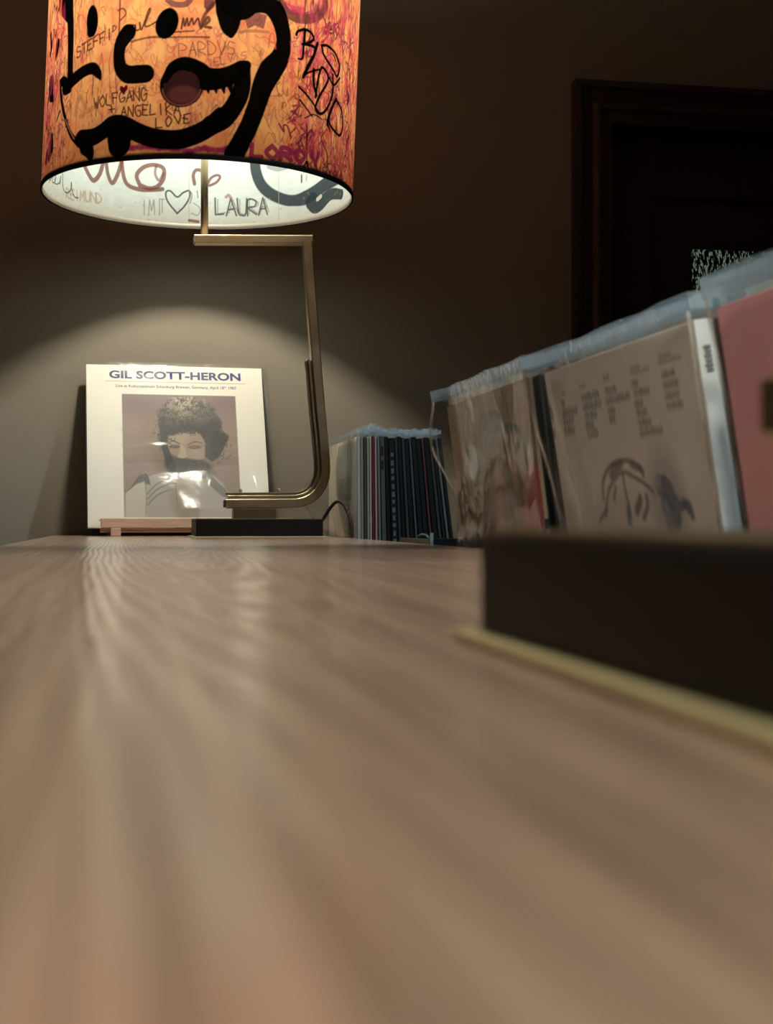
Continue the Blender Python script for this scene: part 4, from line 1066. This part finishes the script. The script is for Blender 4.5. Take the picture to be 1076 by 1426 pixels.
gword(222, 538, 46, RD); gword(319, 553, 46, RD)
for x, y, w_ in ((640, 240, 100), (620, 222, 50), (515, 288, 84), (495, 272, 40), (375, 322, 30), (373, 308, 26), (275, 352, 30), (195, 380, 20)): gword(x, y, w_, (128, 124, 120), 7)
INK, IBL = lin((52, 54, 68)), lin((70, 96, 140))
for pts, wd_, c_ in (([(365, 830), (362, 760), (385, 700), (430, 670), (480, 670), (525, 710)], .014, INK), ([(375, 900), (385, 800), (415, 740), (450, 715), (500, 740), (545, 770), (575, 800)], .012, INK),
    ([(400, 690), (440, 675), (420, 700), (395, 730)], .02, INK), ([(480, 680), (520, 700), (530, 720)], .022, INK), ([(445, 720), (455, 790), (470, 850), (480, 900)], .014, INK), ([(415, 780), (410, 830)], .012, INK),
    ([(520, 830), (505, 880)], .026, INK), ([(545, 820), (550, 860), (535, 910)], .018, INK), ([(350, 920), (380, 870)], .012, IBL), ([(470, 880), (475, 920)], .03, IBL),
    ([(600, 770), (640, 790), (650, 840)], .05, INK), ([(610, 760), (620, 740)], .02, IBL), ([(630, 860), (670, 900), (650, 930)], .06, IBL), ([(670, 820), (680, 840)], .014, INK), ([(690, 860), (720, 850), (740, 900)], .022, INK), ([(700, 840), (725, 880)], .02, IBL)):
    gc.line(gp(pts), wd_, c_, .8)
gc.ell(*gp([(630, 820)])[0], .10, .11, IBL, .4, .6)
pc = cover_canvas((246, 182, 194)); pc.noise((.5, .5), .25, lin((236, 166, 176)), 71); pc.rect(0, 1, 0, .12, lin((178, 96, 88)), .5)

def gap_brown(s, q):
    far = max(0, (s - .80) / .20)
    g_ = .0015 + .0025 * (math.sin(9 * s + 4 * q) + 1) * .5
    return g_ + far ** 2 * (.018 * math.exp(-((q - .90) / .14) ** 2) - .001) + .006 * far * math.sin(10 * q + 3 * s)**2 + .004 * math.exp(-((s - .62) ** 2 + (q - .55) ** 2) / .01)
def gap_grey(s, q): return .0003 + min(1, s * 8) * .0015 + .0022 * (math.sin(6 * s + 2 * q) + 1) * .5 + .006 * max(0, (s - .92) / .08) * (1 + math.sin(8 * q)) + .004 * math.exp(-((s - .86 + .3 * (.9 - q)) / .02) ** 2)
def gap_pink(s, q): return .0015 + .002 * (math.sin(5 * s + 3 * q) + 1) * .5 + .003 * max(0, (s - .9) / .1) * max(0, (q - .8) / .2)
rows3 = [  # name data: top x, near y, lean, thickness, mats, label, canvas, gap
 FACES['brown'] + (('jacket_brown', (150, 122, 94)), None, 'brown painted cover in a crinkled clear sleeve, behind the grey cover', bc, gap_brown, .012),
 FACES['grey'] + (('jacket_grey', (222, 216, 204)), ('spine_white', (226, 232, 230)), 'grey back cover with a track list, an ink drawing and a white spine', gc, gap_grey, .010),
 FACES['pink'] + (('jacket_pink', (196, 120, 126)), None, 'pink cover in a clear sleeve at the right edge, nearest of the records', pc, gap_pink, .012)]
for k, (tx, ny_, lean, t, mj, ms, lb, cvs, gf, lip) in enumerate(rows3):
    sl_ = math.sin(math.radians(lean)); cl_ = math.cos(math.radians(lean))
    bxx = tx + .318 * sl_ + t / 2
    mats = (flat(*mj),) if ms is None else (flat(*mj), flat(*ms))
    r = record('record', lb, (bxx, ny_, BINZ + .010), lean, t, mats, 'front covers of the near rows', None, 'sleeve_crinkle' if k == 0 else 'sleeve', gf, None, (40, 40), lip=lip, lipd=.001, slen=.330 if k < 2 else .3215, lipg=.001)
    on_face(r, t, cvs, 200 if k == 1 else 150)
    if k == 1:
        # small vertical lettering on the white spine, and the clear fold along it
        for q in range(6): box('spine_letter', -.0026 + .0006 * (q % 2), .0024, -.0006, 0, .297 - q * .0029, .297 - q * .0029 + .0019, flat('ink_grey', (120, 124, 128)), r)
    if k == 0:
        box('spine_lettering', -.0019, .0019, -.0005, 0, .01, .19, flat('spine_black', (24, 24, 26)), r)
        for q in range(11): box('spine_letter', -.0012, .0012, -.0009, -.0005, .172 - q * .0135, .181 - q * .0135, M['ink_pale'], r)
    # what stands behind it in the bin: only the upper sleeve edge shows
    back = [('brown', 'the brown painted cover', (70, 66, 60)), ('grey', 'the grey track-list cover', (96, 40, 46)), ('pink', 'the pink cover', (90, 92, 96))][k]
    xx = bxx + t / 2 + .004
    for m in range(2):
        t2 = .0046
        record('record', '%s sleeved record hidden behind %s, only its clear upper edge showing' % (('first', 'second')[m], back[1]), (xx + t2 / 2 + (m + 1) * .003, ny_ + .004 - .008 * m, BINZ + .013 + .003 * m), lean - .6 * m, t2,
               (flat('jacket_%s_%d' % (back[0], m), tuple(int(v * (1 - .3 * m)) for v in back[2])),), 'records behind the near front covers', lip=.012, lipd=.001, slen=.327)
        xx += t2 + .004

# small black tray edge with a clear tab, standing at the counter's rim before the empty slot
bd = thing('index_divider', 'small black divider with a clear tab at the counter rim before the brown cover', 'divider', (.337, 1.60, 0))
box('divider_foot', .0042, .0068, -.02, .16, -.0115, .0050, M['black_body'], bd, .0003)
box('divider_plate', .0070, .070, .10, .104, -.08, .0045, M['black_body'], bd, .0005)
box('clear_tab', .0040, .0075, -.0222, -.0205, -.012, .0125, M['sleeve_lip'], bd)
V, F = tube(catmull([(.004, -.015, .006), (.008, .02, .0095), (.010, .06, .0095), (.012, .09, .006)], 6), .0012, 8)
mesh_obj('wire_loop', V, F, flat('wire_teal', (90, 120, 124), .3), bd, True)
